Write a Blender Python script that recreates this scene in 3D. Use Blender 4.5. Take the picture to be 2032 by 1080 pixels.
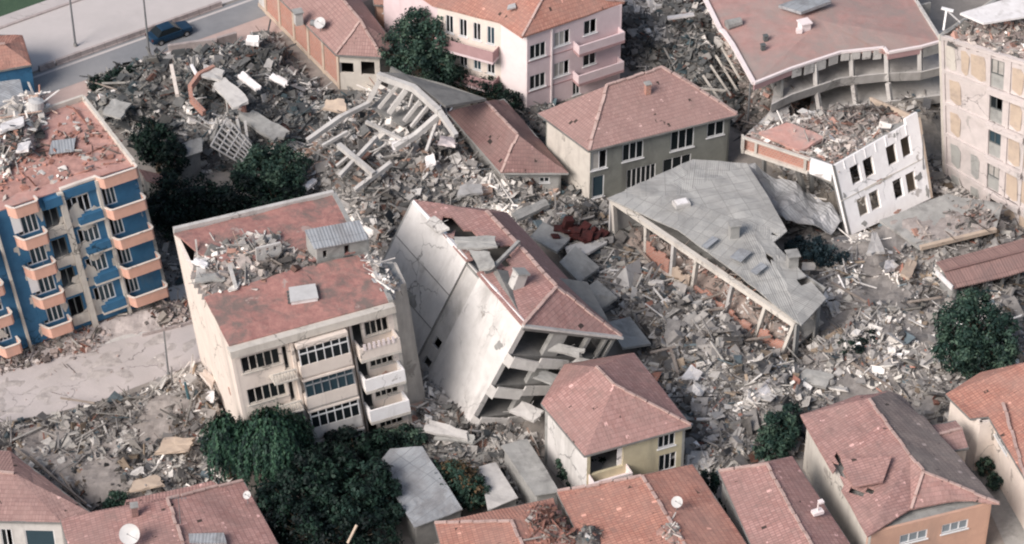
import bpy, bmesh, math, random
import numpy as np
from mathutils import Vector, noise
R = math.radians
random.seed(7)
RNG = np.random.default_rng(7)
for o in list(bpy.data.objects):
    bpy.data.objects.remove(o)
scene = bpy.context.scene
COL = scene.collection

# ------------------------------------------------------------------ camera
PITCH = 38.0
FPX = 5227.0          # focal length in pixels of a 2032 px wide picture
DIST = 218.0
cp, sp = math.cos(R(PITCH)), math.sin(R(PITCH))
CAMP = Vector((0, -DIST * cp, DIST * sp))
FWD = Vector((0, cp, -sp)); RGT = Vector((1, 0, 0)); UPV = Vector((0, sp, cp))
cam = bpy.data.cameras.new('camera'); camo = bpy.data.objects.new('camera', cam)
COL.objects.link(camo)
camo.location = CAMP
camo.rotation_euler = (R(90 - PITCH), 0, 0)
cam.sensor_width = 36.0
cam.lens = 36.0 * FPX / 2032.0
cam.clip_start = 1.0; cam.clip_end = 5000
scene.camera = camo

# ------------------------------------------------------------------ light
SUN_EL, SUN_AZ = 38.0, 226.0       # azimuth measured clockwise from north (+Y)
w = bpy.data.worlds.new('World'); scene.world = w; w.use_nodes = True
nt = w.node_tree; bg = nt.nodes['Background']
sky = nt.nodes.new('ShaderNodeTexSky'); sky.sky_type = 'NISHITA'; sky.sun_disc = False
sky.sun_elevation = R(SUN_EL); sky.sun_rotation = R(SUN_AZ)
sky.air_density = 1.0; sky.dust_density = 2.5; sky.ozone_density = 1.0
hs_ = nt.nodes.new('ShaderNodeHueSaturation'); hs_.inputs['Saturation'].default_value = .75
nt.links.new(sky.outputs[0], hs_.inputs['Color']); nt.links.new(hs_.outputs[0], bg.inputs[0]); bg.inputs[1].default_value = 0.098
sl = bpy.data.lights.new('sun', 'SUN'); so = bpy.data.objects.new('sun', sl); COL.objects.link(so)
sl.energy = 2.8; sl.angle = R(30); sl.color = (1.0, 0.92, 0.87)
sd = Vector((math.sin(R(SUN_AZ)) * math.cos(R(SUN_EL)), math.cos(R(SUN_AZ)) * math.cos(R(SUN_EL)), math.sin(R(SUN_EL))))
so.rotation_euler = sd.to_track_quat('Z', 'Y').to_euler()
so.location = (0, 0, 120)
scene.view_settings.view_transform = 'Standard'; scene.view_settings.look = 'None'
scene.view_settings.exposure = 0.5; scene.view_settings.gamma = 1.0
scene.cycles.filter_width = 2.1
scene.render.resolution_x = 1024; scene.render.resolution_y = 544

# ------------------------------------------------------------------ helpers
def P(px, py, z=0.0):
    d = FWD * FPX + RGT * (px - 1016) + UPV * (540 - py)
    t = (z - CAMP.z) / d.z
    return CAMP + d * t
def PX(v):
    r = Vector(v) - CAMP
    k = FPX / r.dot(FWD)
    return (1016 + r.dot(RGT) * k, 540 - r.dot(UPV) * k)

def lin(c):
    return tuple(((x / 255.0) / 12.92 if x / 255.0 <= 0.04045 else ((x / 255.0 + 0.055) / 1.055) ** 2.4) for x in c)

MATS = {}
def new_mat(name):
    m = bpy.data.materials.new(name); m.use_nodes = True
    MATS[name] = m
    n = m.node_tree.nodes; b = n['Principled BSDF']
    b.inputs['Specular IOR Level'].default_value = 0.25
    return m, n, m.node_tree.links, b
def ramp(n, a, b, ca, cb):
    r = n.new('ShaderNodeValToRGB')
    r.color_ramp.elements[0].position = a; r.color_ramp.elements[0].color = (*ca, 1)
    r.color_ramp.elements[1].position = b; r.color_ramp.elements[1].color = (*cb, 1)
    return r
def mix(n, l, fac, a, b, mode='MIX'):
    m = n.new('ShaderNodeMix'); m.data_type = 'RGBA'; m.blend_type = mode
    for i, v in ((0, fac), (6, a), (7, b)):
        if hasattr(v, 'is_linked') or hasattr(v, 'links'): l.new(v, m.inputs[i])
        elif i == 0: m.inputs[0].default_value = v
        else: m.inputs[i].default_value = (*v, 1)
    return m.outputs[2]
def tex(n, l, kind, scale, detail=4, rough=.6, vec=None, dist=0):
    t = n.new('ShaderNodeTexNoise'); t.inputs['Scale'].default_value = scale
    t.inputs['Detail'].default_value = detail; t.inputs['Roughness'].default_value = rough
    t.inputs['Distortion'].default_value = dist
    if vec is not None: l.new(vec, t.inputs['Vector'])
    return t.outputs['Fac']
def plain(name, c, c2=None, grime=None, cracks=None, lines=True, gs=.35, s=1.2, rough=.85, bump=.25, bs=6, gpos=(.5, .72), metal=0, streak=False):
    """two-tone weathered surface with grime patches that have their own shape"""
    m, n, l, b = new_mat(name)
    c2 = c2 or tuple(x * .78 for x in c)
    geo = n.new('ShaderNodeNewGeometry').outputs['Position']
    col = mix(n, l, ramp(n, .35, .68, (0, 0, 0), (1, 1, 1)).outputs[0], c, c2)
    rr = [x for x in n if x.type == 'VALTORGB'][-1]
    l.new(tex(n, l, 'n', s, 6, .65, geo), rr.inputs[0])
    if grime:
        v = geo
        if streak:
            mp = n.new('ShaderNodeMapping'); mp.inputs['Scale'].default_value = (1, 1, .18)
            l.new(geo, mp.inputs[0]); v = mp.outputs[0]
        g = ramp(n, gpos[0], gpos[1], (0, 0, 0), (1, 1, 1))
        l.new(tex(n, l, 'n', gs, 7, .7, v, .4), g.inputs[0])
        col = mix(n, l, g.outputs[0], col, grime)
    if cracks:
        # fallen plaster with crisp edges, and hairline cracks
        g = ramp(n, .655, .675, (0, 0, 0), (1, 1, 1)); l.new(tex(n, l, 'n', .42, 9, .62, geo, .3), g.inputs[0])
        col = mix(n, l, g.outputs[0], col, cracks)
        vo = n.new('ShaderNodeTexVoronoi'); vo.feature = 'DISTANCE_TO_EDGE'; vo.inputs['Scale'].default_value = .33
        ds = n.new('ShaderNodeTexNoise'); ds.inputs['Scale'].default_value = 1.6; ds.inputs['Detail'].default_value = 6; l.new(geo, ds.inputs['Vector'])
        av = n.new('ShaderNodeVectorMath'); av.operation = 'ADD'; l.new(geo, av.inputs[0]); l.new(ds.outputs['Color'], av.inputs[1]); l.new(av.outputs[0], vo.inputs['Vector'])
        r1 = ramp(n, .006, .016, (1, 1, 1), (0, 0, 0)); l.new(vo.outputs['Distance'], r1.inputs[0])
        r2 = ramp(n, .5, .6, (0, 0, 0), (1, 1, 1)); l.new(tex(n, l, 'n', .21, 3, .5, geo), r2.inputs[0])
        mm = n.new('ShaderNodeMath'); mm.operation = 'MULTIPLY'; l.new(r1.outputs[0], mm.inputs[0]); l.new(r2.outputs[0], mm.inputs[1])
        col = mix(n, l, mm.outputs[0], col, tuple(x * .35 for x in c)) if lines else col
    l.new(col, b.inputs['Base Color'])
    b.inputs['Roughness'].default_value = rough; b.inputs['Metallic'].default_value = metal
    if bump:
        bp = n.new('ShaderNodeBump'); bp.inputs['Strength'].default_value = bump; bp.inputs['Distance'].default_value = .06
        l.new(tex(n, l, 'n', bs, 5, .7, geo), bp.inputs['Height']); l.new(bp.outputs[0], b.inputs['Normal'])
    return m
def tiles(name, c, c2, c3, row=.36, colw=.24, old=(.16, .13, .12), oldpos=(.55, .75), gap=.5):
    """clay pan tiles laid in rows; uv in metres, v up the slope"""
    m, n, l, b = new_mat(name)
    uv = n.new('ShaderNodeUVMap').outputs[0]
    geo = n.new('ShaderNodeNewGeometry').outputs['Position']
    br = n.new('ShaderNodeTexBrick'); l.new(uv, br.inputs['Vector'])
    br.offset = 0; br.squash = 1
    br.inputs['Scale'].default_value = 1; br.inputs['Brick Width'].default_value = colw
    br.inputs['Row Height'].default_value = row; br.inputs['Mortar Size'].default_value = .022
    br.inputs['Color1'].default_value = (*c, 1); br.inputs['Color2'].default_value = (*c2, 1)
    br.inputs['Mortar'].default_value = (*[x * gap for x in c], 1)
    big = ramp(n, .38, .66, (0, 0, 0), (1, 1, 1)); l.new(tex(n, l, 'n', .28, 6, .6, geo, .6), big.inputs[0])
    col = mix(n, l, big.outputs[0], br.outputs['Color'], mix(n, l, .55, br.outputs['Color'], c3))
    g = ramp(n, oldpos[0], oldpos[1], (0, 0, 0), (1, 1, 1)); l.new(tex(n, l, 'n', .9, 8, .75, geo, .8), g.inputs[0])
    gm = n.new('ShaderNodeMath'); gm.operation = 'MULTIPLY'; gm.inputs[1].default_value = .6; l.new(g.outputs[0], gm.inputs[0])
    col = mix(n, l, gm.outputs[0], col, old)
    # single tiles that are missing, cracked or newer than the rest
    sn = n.new('ShaderNodeVectorMath'); sn.operation = 'SNAP'; sn.inputs[1].default_value = (colw, row, 1); l.new(uv, sn.inputs[0])
    wn = n.new('ShaderNodeTexWhiteNoise'); wn.noise_dimensions = '2D'; l.new(sn.outputs[0], wn.inputs['Vector'])
    nb = n.new('ShaderNodeMath'); nb.operation = 'MULTIPLY_ADD'; nb.inputs[1].default_value = .5; l.new(tex(n, l, 'n', .6, 5, .7, geo), nb.inputs[0]); l.new(wn.outputs['Value'], nb.inputs[2])
    k1 = ramp(n, 1.0, 1.0, (0, 0, 0), (1, 1, 1)); k1.color_ramp.interpolation = 'CONSTANT'
    s1 = n.new('ShaderNodeMath'); s1.operation = 'GREATER_THAN'; s1.inputs[1].default_value = 1.27; l.new(nb.outputs[0], s1.inputs[0])
    col = mix(n, l, s1.outputs[0], col, tuple(x * .3 for x in old))
    s2 = n.new('ShaderNodeMath'); s2.operation = 'LESS_THAN'; s2.inputs[1].default_value = .235; l.new(nb.outputs[0], s2.inputs[0])
    col = mix(n, l, s2.outputs[0], col, tuple(min(1, x * 1.35 + .05) for x in c))
    l.new(col, b.inputs['Base Color']); b.inputs['Roughness'].default_value = .82
    # relief: rounded columns and stepped rows
    sx = n.new('ShaderNodeSeparateXYZ'); l.new(uv, sx.inputs[0])
    def mth(op, a, v=None):
        k = n.new('ShaderNodeMath'); k.operation = op
        if hasattr(a, 'links'): l.new(a, k.inputs[0])
        else: k.inputs[0].default_value = a
        if v is not None:
            if hasattr(v, 'links'): l.new(v, k.inputs[1])
            else: k.inputs[1].default_value = v
        return k.outputs[0]
    a1 = mth('SINE', mth('MULTIPLY', sx.outputs[0], 2 * math.pi / colw))
    a2 = mth('FRACT', mth('DIVIDE', sx.outputs[1], row))
    h = mth('ADD', mth('MULTIPLY', a1, .35), mth('MULTIPLY', mth('SUBTRACT', 1.0, a2), .7))
    h = mth('ADD', h, mth('MULTIPLY', tex(n, l, 'n', 2.2, 5, .7, geo), 1.2))
    bp = n.new('ShaderNodeBump'); bp.inputs['Strength'].default_value = .5; bp.inputs['Distance'].default_value = .035
    l.new(h, bp.inputs['Height']); l.new(bp.outputs[0], b.inputs['Normal'])
    return m
def bricks(name, c, c2, mort):
    m, n, l, b = new_mat(name)
    uv = n.new('ShaderNodeUVMap').outputs[0]
    geo = n.new('ShaderNodeNewGeometry').outputs['Position']
    br = n.new('ShaderNodeTexBrick'); l.new(uv, br.inputs['Vector'])
    br.inputs['Scale'].default_value = 1; br.inputs['Brick Width'].default_value = .3
    br.inputs['Row Height'].default_value = .2; br.inputs['Mortar Size'].default_value = .02
    br.inputs['Color1'].default_value = (*c, 1); br.inputs['Color2'].default_value = (*c2, 1)
    br.inputs['Mortar'].default_value = (*mort, 1)
    g = ramp(n, .5, .75, (0, 0, 0), (1, 1, 1)); l.new(tex(n, l, 'n', .8, 6, .7, geo), g.inputs[0])
    col = mix(n, l, g.outputs[0], br.outputs['Color'], mix(n, l, .5, br.outputs['Color'], mort))
    l.new(col, b.inputs['Base Color']); b.inputs['Roughness'].default_value = .9
    bp = n.new('ShaderNodeBump'); bp.inputs['Strength'].default_value = .5; bp.inputs['Distance'].default_value = .03
    l.new(br.outputs['Fac'], bp.inputs['Height']); bp.invert = True; l.new(bp.outputs[0], b.inputs['Normal'])
    return m
def ribbed(name, c, c2, rust, pitch=.25, rough=.55, metal=.2, sheet=2.0, gpos=(.52, .7)):
    """corrugated sheets, ribs along v, laid in courses"""
    m, n, l, b = new_mat(name)
    uv = n.new('ShaderNodeUVMap').outputs[0]
    geo = n.new('ShaderNodeNewGeometry').outputs['Position']
    br = n.new('ShaderNodeTexBrick'); l.new(uv, br.inputs['Vector'])
    br.inputs['Scale'].default_value = 1; br.inputs['Brick Width'].default_value = .95
    br.inputs['Row Height'].default_value = sheet; br.inputs['Mortar Size'].default_value = .03
    br.inputs['Color1'].default_value = (*c, 1); br.inputs['Color2'].default_value = (*c2, 1)
    br.inputs['Mortar'].default_value = (*[x * .6 for x in c], 1); br.offset = 0
    g = ramp(n, gpos[0], gpos[1], (0, 0, 0), (1, 1, 1)); l.new(tex(n, l, 'n', .5, 7, .7, geo, .5), g.inputs[0])
    col = mix(n, l, g.outputs[0], br.outputs['Color'], rust)
    l.new(col, b.inputs['Base Color']); b.inputs['Roughness'].default_value = rough; b.inputs['Metallic'].default_value = metal
    sx = n.new('ShaderNodeSeparateXYZ'); l.new(uv, sx.inputs[0])
    k = n.new('ShaderNodeMath'); k.operation = 'MULTIPLY'; k.inputs[1].default_value = 2 * math.pi / pitch; l.new(sx.outputs[0], k.inputs[0])
    s = n.new('ShaderNodeMath'); s.operation = 'SINE'; l.new(k.outputs[0], s.inputs[0])
    bp = n.new('ShaderNodeBump'); bp.inputs['Strength'].default_value = .35; bp.inputs['Distance'].default_value = .03
    l.new(s.outputs[0], bp.inputs['Height']); l.new(bp.outputs[0], b.inputs['Normal'])
    return m
def attr_mat(name, rough=.9, bump=.35, bs=8, var=.35):
    m, n, l, b = new_mat(name)
    a = n.new('ShaderNodeAttribute'); a.attribute_name = 'tint'
    geo = n.new('ShaderNodeNewGeometry').outputs['Position']
    r = ramp(n, .3, .7, (1 - var,) * 3, (1 + var * .4,) * 3); l.new(tex(n, l, 'n', 1.6, 7, .7, geo), r.inputs[0])
    l.new(mix(n, l, 1.0, a.outputs['Color'], r.outputs[0], 'MULTIPLY'), b.inputs['Base Color'])
    b.inputs['Roughness'].default_value = rough
    bp = n.new('ShaderNodeBump'); bp.inputs['Strength'].default_value = bump; bp.inputs['Distance'].default_value = .06
    l.new(tex(n, l, 'n', bs, 5, .7, geo), bp.inputs['Height']); l.new(bp.outputs[0], b.inputs['Normal'])
    return m
def leaf_mat(name):
    m, n, l, b = new_mat(name)
    a = n.new('ShaderNodeAttribute'); a.attribute_name = 'tint'
    l.new(a.outputs['Color'], b.inputs['Base Color'])
    b.inputs['Roughness'].default_value = .6
    b.inputs['Specular IOR Level'].default_value = .2
    return m
def glass(name, c=(.010, .014, .016)):
    m, n, l, b = new_mat(name)
    b.inputs['Base Color'].default_value = (*c, 1); b.inputs['Roughness'].default_value = .25
    b.inputs['Specular IOR Level'].default_value = .3
    geo = n.new('ShaderNodeNewGeometry').outputs['Position']
    bp = n.new('ShaderNodeBump'); bp.inputs['Strength'].default_value = .15
    l.new(tex(n, l, 'n', 1.5, 2, .5, geo), bp.inputs['Height']); l.new(bp.outputs[0], b.inputs['Normal'])
    return m

# ---- objects
def tag(o, label=None, cat=None, group=None, kind=None):
    if label: o['label'] = label
    if cat: o['category'] = cat
    if group: o['group'] = group
    if kind: o['kind'] = kind
    return o
def empty(name, loc, label=None, cat=None, group=None):
    o = bpy.data.objects.new(name, None); COL.objects.link(o); o.location = loc
    o.empty_display_size = .5
    o['wloc'] = list(loc)
    return tag(o, label, cat, group)
def wloc(o):
    return Vector(o['wloc']) if o is not None and 'wloc' in o else Vector((0, 0, 0))

class MB:
    def __init__(s): s.v = []; s.f = []; s.uv = []; s.c = []; s.tint = None
    def face(s, pts, uv=None):
        i = len(s.v); pts = [Vector(p) for p in pts]; s.v += pts
        s.f.append(tuple(range(i, i + len(pts))))
        if uv is None:
            e = (pts[1] - pts[0]); L = e.length or 1; e = e / L
            nrm = Vector((0, 0, 0))
            for k in range(1, len(pts) - 1): nrm += (pts[k] - pts[0]).cross(pts[k + 1] - pts[0])
            if nrm.length > 0: nrm.normalize()
            g = nrm.cross(e)
            uv = [((p - pts[0]).dot(e), (p - pts[0]).dot(g)) for p in pts]
        s.uv += uv
        if s.tint: s.c += [s.tint] * len(pts)
    def hexa(s, p):
        """p: 4 bottom points (ccw from above) then 4 top points"""
        for q in ((3, 2, 1, 0), (4, 5, 6, 7), (0, 1, 5, 4), (1, 2, 6, 5), (2, 3, 7, 6), (3, 0, 4, 7)):
            s.face([p[k] for k in q])
    def box(s, c, d, rz=0, rx=0, ry=0):
        from mathutils import Euler
        m = Euler((rx, ry, rz)).to_matrix(); c = Vector(c)
        pts = []
        for z in (-.5, .5):
            for x, y in ((-.5, -.5), (.5, -.5), (.5, .5), (-.5, .5)):
                pts.append(c + m @ Vector((x * d[0], y * d[1], z * d[2])))
        s.hexa(pts)
    def beam(s, a, b, w, h, up=(0, 0, 1)):
        """rectangular bar from a to b"""
        a, b = Vector(a), Vector(b); d = (b - a).normalized()
        sx = d.cross(Vector(up))
        if sx.length < 1e-3: sx = d.cross(Vector((1, 0, 0)))
        sx.normalize(); uz = sx.cross(d)
        r = []
        for q in (a, b):
            r.append([q - sx * w / 2 - uz * h / 2, q + sx * w / 2 - uz * h / 2, q + sx * w / 2 + uz * h / 2, q - sx * w / 2 + uz * h / 2])
        A, B = r
        s.hexa([A[0], A[1], B[1], B[0], A[3], A[2], B[2], B[3]])
    def tube(s, a, b, r0, r1=None, n=8, caps=True):
        a, b = Vector(a), Vector(b); r1 = r0 if r1 is None else r1
        d = (b - a).normalized(); x = d.orthogonal().normalized(); y = d.cross(x)
        A = [a + (x * math.cos(2 * math.pi * k / n) + y * math.sin(2 * math.pi * k / n)) * r0 for k in range(n)]
        B = [b + (x * math.cos(2 * math.pi * k / n) + y * math.sin(2 * math.pi * k / n)) * r1 for k in range(n)]
        for k in range(n): s.face([A[k], A[(k + 1) % n], B[(k + 1) % n], B[k]])
        if caps: s.face(A[::-1]); s.face(B)
    def path(s, pts, r, n=6):
        for a, b in zip(pts[:-1], pts[1:]): s.tube(a, b, r, r, n)
    def build(s, name, mat, parent=None, smooth=False, jitter=0, js=.5, weld=True):
        off = wloc(parent)
        me = bpy.data.meshes.new(name)
        me.from_pydata([tuple(v - off) for v in s.v], [], s.f)
        ul = me.uv_layers.new(name='UVMap')
        ul.data.foreach_set('uv', np.array(s.uv, dtype=np.float32).ravel())
        if s.c:
            ca = me.color_attributes.new('tint', 'FLOAT_COLOR', 'CORNER')
            ca.data.foreach_set('color', np.array([(*c, 1) for c in s.c], dtype=np.float32).ravel())
        me.materials.append(MATS[mat] if isinstance(mat, str) else mat)
        if weld and len(s.v) < 60000:
            bm = bmesh.new(); bm.from_mesh(me)
            bmesh.ops.remove_doubles(bm, verts=bm.verts, dist=.0008)
            bm.to_mesh(me); bm.free()
        o = bpy.data.objects.new(name, me); COL.objects.link(o)
        if parent is not None: o.parent = parent
        if smooth: me.shade_smooth()
        else: me.shade_flat()
        return o

def single(name, mb, mat, label, cat, group=None, **k):
    """a thing that is one mesh, with its origin at its base"""
    cs = mb.v; c = sum(cs, Vector()) / len(cs); c.z = min(v.z for v in cs)
    for i in range(len(mb.v)): mb.v[i] = mb.v[i] - c
    o = mb.build(name, mat, None, **k); o.location = c
    return tag(o, label, cat, group)

class Face:
    """a wall plane given by four corners TL,TR,BR,BL; u,v run 0..1 from the top left"""
    def __init__(s, tl, tr, br, bl):
        s.tl, s.tr, s.br, s.bl = map(Vector, (tl, tr, br, bl))
        s.n = (s.tr - s.tl).cross(s.tl - s.bl).normalized()
        s.n = -s.n if s.n.dot(CAMP - s.tl) < 0 else s.n
        s.W = ((s.tr - s.tl).length + (s.br - s.bl).length) / 2
        s.H = ((s.bl - s.tl).length + (s.br - s.tr).length) / 2
    def pt(s, u, v, d=0):
        return (s.tl * (1 - u) + s.tr * u) * (1 - v) + (s.bl * (1 - u) + s.br * u) * v + s.n * d
    def px(s, x, y):
        u, v = .5, .5
        for _ in range(25):
            p = PX(s.pt(u, v)); e = 1e-3
            pu = PX(s.pt(u + e, v)); pv = PX(s.pt(u, v + e))
            a, b_, c, d = (pu[0] - p[0]) / e, (pv[0] - p[0]) / e, (pu[1] - p[1]) / e, (pv[1] - p[1]) / e
            det = a * d - b_ * c; rx, ry = x - p[0], y - p[1]
            u += (d * rx - b_ * ry) / det; v += (a * ry - c * rx) / det
        return u, v
    def rect(s, x0, y0, x1, y1):
        """rectangle in u,v from the pixels of its top-left and bottom-right corners"""
        a = s.px(x0, y0); b = s.px(x1, y1)
        return (a[0], a[1], b[0], b[1])
def fbox(mb, F, u0, v0, u1, v1, d0, d1):
    q = [F.pt(u0, v1, d0), F.pt(u1, v1, d0), F.pt(u1, v1, d1), F.pt(u0, v1, d1),
         F.pt(u0, v0, d0), F.pt(u1, v0, d0), F.pt(u1, v0, d1), F.pt(u0, v0, d1)]
    # orientation: make outward
    c = sum(q, Vector()) / 8
    for idx in ((3, 2, 1, 0), (4, 5, 6, 7), (0, 1, 5, 4), (1, 2, 6, 5), (2, 3, 7, 6), (3, 0, 4, 7)):
        pts = [q[k] for k in idx]
        nr = (pts[1] - pts[0]).cross(pts[2] - pts[0]); fc = sum(pts, Vector()) / 4
        if nr.dot(fc - c) < 0: pts = pts[::-1]
        mb.face(pts)
def wall(mb, F, holes=(), t=.22, d=0, nsub=1, holes_poly=None):
    us = sorted(set([0, 1] + [h[0] for h in holes] + [h[2] for h in holes]))
    vs = sorted(set([0, 1] + [h[1] for h in holes] + [h[3] for h in holes]))
    us = [u for u in us if 0 <= u <= 1]; vs = [v for v in vs if 0 <= v <= 1]
    def solid(a, b):
        for h in holes:
            if h[0] < a < h[2] and h[1] < b < h[3]: return False
        return True
    nu, nv = len(us) - 1, len(vs) - 1
    S = [[solid((us[i] + us[i + 1]) / 2, (vs[j] + vs[j + 1]) / 2) for j in range(nv)] for i in range(nu)]
    for i in range(nu):
        for j in range(nv):
            if not S[i][j]: continue
            a, b_, c, e = us[i], us[i + 1], vs[j], vs[j + 1]
            o_ = [F.pt(a, e, d), F.pt(b_, e, d), F.pt(b_, c, d), F.pt(a, c, d)]
            k_ = [F.pt(a, e, d - t), F.pt(b_, e, d - t), F.pt(b_, c, d - t), F.pt(a, c, d - t)]
            uvo = [(x * F.W, -y * F.H) for x, y in ((a, e), (b_, e), (b_, c), (a, c))]
            if (o_[1] - o_[0]).cross(o_[2] - o_[0]).dot(F.n) < 0: mb.face(o_[::-1], uvo[::-1]); mb.face(k_)
            else: mb.face(o_, uvo); mb.face(k_[::-1])
            for di, dj, e0, e1 in ((-1, 0, 0, 3), (1, 0, 1, 2), (0, -1, 3, 2), (0, 1, 0, 1)):
                ii, jj = i + di, j + dj
                if 0 <= ii < nu and 0 <= jj < nv and S[ii][jj]: continue
                mb.face([o_[e0], o_[e1], k_[e1], k_[e0]])
def window(F, r, root, nx=3, ny=1, frame='white_frame', pane='glass', d=-.12, fw=.07, label=None, broken=(), sill=True):
    mb = MB(); W = (r[2] - r[0]) * F.W; H = (r[3] - r[1]) * F.H
    if pane == 'glass':
        q_ = random.random(); pane = 'glass' if q_ < .68 else 'glass_blue' if q_ < .82 else 'curtain'
        if not broken and nx > 1 and random.random() < .3: broken = (nx - 1,)
    fu, fv = fw / F.W, fw / F.H
    for k in range(nx + 1):
        u = r[0] + (r[2] - r[0] - fu) * k / nx
        fbox(mb, F, u, r[1], u + fu, r[3], d, d + .08)
    for k in range(ny + 1):
        v = r[1] + (r[3] - r[1] - fv) * k / ny
        fbox(mb, F, r[0], v, r[2], v + fv, d + .003, d + .077)
    if sill: fbox(mb, F, r[0] - .1 / F.W, r[3], r[2] + .1 / F.W, r[3] + .08 / F.H, -.1, .1)
    o = mb.build('window', frame, root)
    if pane:
        mb = MB()
        ok = [k for k in range(nx) if k not in broken]
        if ok:
            a = r[0] + (r[2] - r[0]) * ok[0] / nx; b_ = r[0] + (r[2] - r[0]) * (ok[-1] + 1) / nx
            fbox(mb, F, a + fu * .3, r[1] + fv * .3, b_ - fu * .3, r[3] - fv * .3, d + .02, d + .04)
        if mb.v:
            p = mb.build('pane', pane, None); off = wloc(root)
            p.parent = o
            for vv in p.data.vertices: vv.co = vv.co - off
    if label: o['label'] = label
    return o
def child_of(o, part, root):
    """re-parent a world-space mesh under a part of root"""
    off = wloc(root)
    for vv in o.data.vertices: vv.co = vv.co - off
    o.parent = part
    return o

def roofmesh(name, polys, mat, root, thick=.14, sub=.8, sag=.05, sagscale=.5, seed=0, holes=()):
    """tiled or sheet surface from 3-D polygons; subdivided and slightly uneven"""
    bm = bmesh.new(); off = wloc(root); uvl = bm.loops.layers.uv.new('UVMap')
    for poly in polys:
        poly = [Vector(p) for p in poly]
        nrm = Vector((0, 0, 0))
        for k in range(1, len(poly) - 1): nrm += (poly[k] - poly[0]).cross(poly[k + 1] - poly[0])
        nrm.normalize()
        if nrm.z < 0: nrm = -nrm; poly = poly[::-1]
        hd = Vector((0, 0, 1)).cross(nrm)
        if hd.length < 1e-2: hd = (poly[1] - poly[0]).normalized()
        hd.normalize(); up = nrm.cross(hd)
        vs = [bm.verts.new(p) for p in poly]
        f = bm.faces.new(vs)
        for lp in f.loops: lp[uvl].uv = (lp.vert.co.dot(hd), lp.vert.co.dot(up))
    bmesh.ops.remove_doubles(bm, verts=bm.verts, dist=.01)
    bmesh.ops.triangulate(bm, faces=[f for f in bm.faces if len(f.verts) > 4])
    for _ in range(7):
        es = [e for e in bm.edges if e.calc_length() > sub * 1.5]
        if not es: break
        bmesh.ops.subdivide_edges(bm, edges=es, cuts=1, use_grid_fill=True)
        bmesh.ops.triangulate(bm, faces=[f for f in bm.faces if len(f.verts) > 4])
    for v in bm.verts:
        q = v.co * sagscale + Vector((seed * 7.3, 0, 0))
        v.co.z += noise.noise(q) * sag + noise.noise(q * 4) * sag * .3
    if holes:
        kill = []
        for f in bm.faces:
            c = PX(f.calc_center_median())
            for (hx, hy, hr, hq) in holes:
                if ((c[0] - hx) / hr) ** 2 + ((c[1] - hy) / hq) ** 2 < 1 + .5 * noise.noise(f.calc_center_median() * 1.3): kill.append(f); break
        bmesh.ops.delete(bm, geom=kill, context='FACES')
    bmesh.ops.triangulate(bm, faces=bm.faces[:])
    # thickness
    ret = bmesh.ops.extrude_face_region(bm, geom=bm.faces[:])
    top = [g for g in ret['geom'] if isinstance(g, bmesh.types.BMVert)]
    for v in top: v.co.z += 0
    newf = [g for g in ret['geom'] if isinstance(g, bmesh.types.BMFace)]
    ns = set(newf)
    for v in bm.verts:
        if v not in set(): pass
    tv = set(top)
    for v in bm.verts:
        if v not in tv: v.co.z -= thick
    bmesh.ops.recalc_face_normals(bm, faces=bm.faces[:])
    for v in bm.verts: v.co -= off
    me = bpy.data.meshes.new(name); bm.to_mesh(me); bm.free()
    me.materials.append(MATS[mat])
    o = bpy.data.objects.new(name, me); COL.objects.link(o)
    if root is not None: o.parent = root
    return o
def ridge(lines, root, mat='mortar', w=.2, h=.10, name='ridge_tiles'):
    for a, b_ in lines:
        mb = MB()
        a, b_ = Vector(a), Vector(b_); n = max(2, int((b_ - a).length / .9))
        for k in range(n):
            p = a.lerp(b_, k / n); q = a.lerp(b_, (k + 1) / n - .01)
            z1 = Vector((noise.noise(p * 1.7) * .1, noise.noise(p * 2.3) * .1, .06 + noise.noise(p) * .06)); z2 = z1 + Vector((noise.noise(q * 3) * .04, 0, .01))
            mb.beam(p + z1, q + z2, w, h)
        mb.build(name, mat, root)

# ---- rubble and leaves (numpy)
def np_mesh(name, V, Fq, tint, mat, parent=None, loc=None):
    """V (n,3), Fq list of arrays of quads, tint per face"""
    loc = np.array(loc if loc is not None else (0, 0, 0), dtype=float)
    me = bpy.data.meshes.new(name)
    nf = len(Fq); me.vertices.add(len(V)); me.vertices.foreach_set('co', (V - loc).astype(np.float32).ravel())
    me.loops.add(nf * 4); me.loops.foreach_set('vertex_index', Fq.astype(np.int32).ravel())
    me.polygons.add(nf); me.polygons.foreach_set('loop_start', np.arange(0, nf * 4, 4, dtype=np.int32))
    me.update(calc_edges=True)
    ca = me.color_attributes.new('tint', 'FLOAT_COLOR', 'CORNER')
    t = np.ones((nf, 4, 4), dtype=np.float32); t[:, :, :3] = tint[:, None, :]
    ca.data.foreach_set('color', t.ravel())
    me.materials.append(MATS[mat])
    me.validate(); me.shade_flat()
    o = bpy.data.objects.new(name, me); COL.objects.link(o); o.location = tuple(loc)
    if parent is not None: o.parent = parent; o.location = (0, 0, 0)
    return o
BOXQ = np.array([(3, 2, 1, 0), (4, 5, 6, 7), (0, 1, 5, 4), (1, 2, 6, 5), (2, 3, 7, 6), (3, 0, 4, 7)])
BOXV = np.array([(-1, -1, -1), (1, -1, -1), (1, 1, -1), (-1, 1, -1), (-1, -1, 1), (1, -1, 1), (1, 1, 1), (-1, 1, 1)]) * .5
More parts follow.
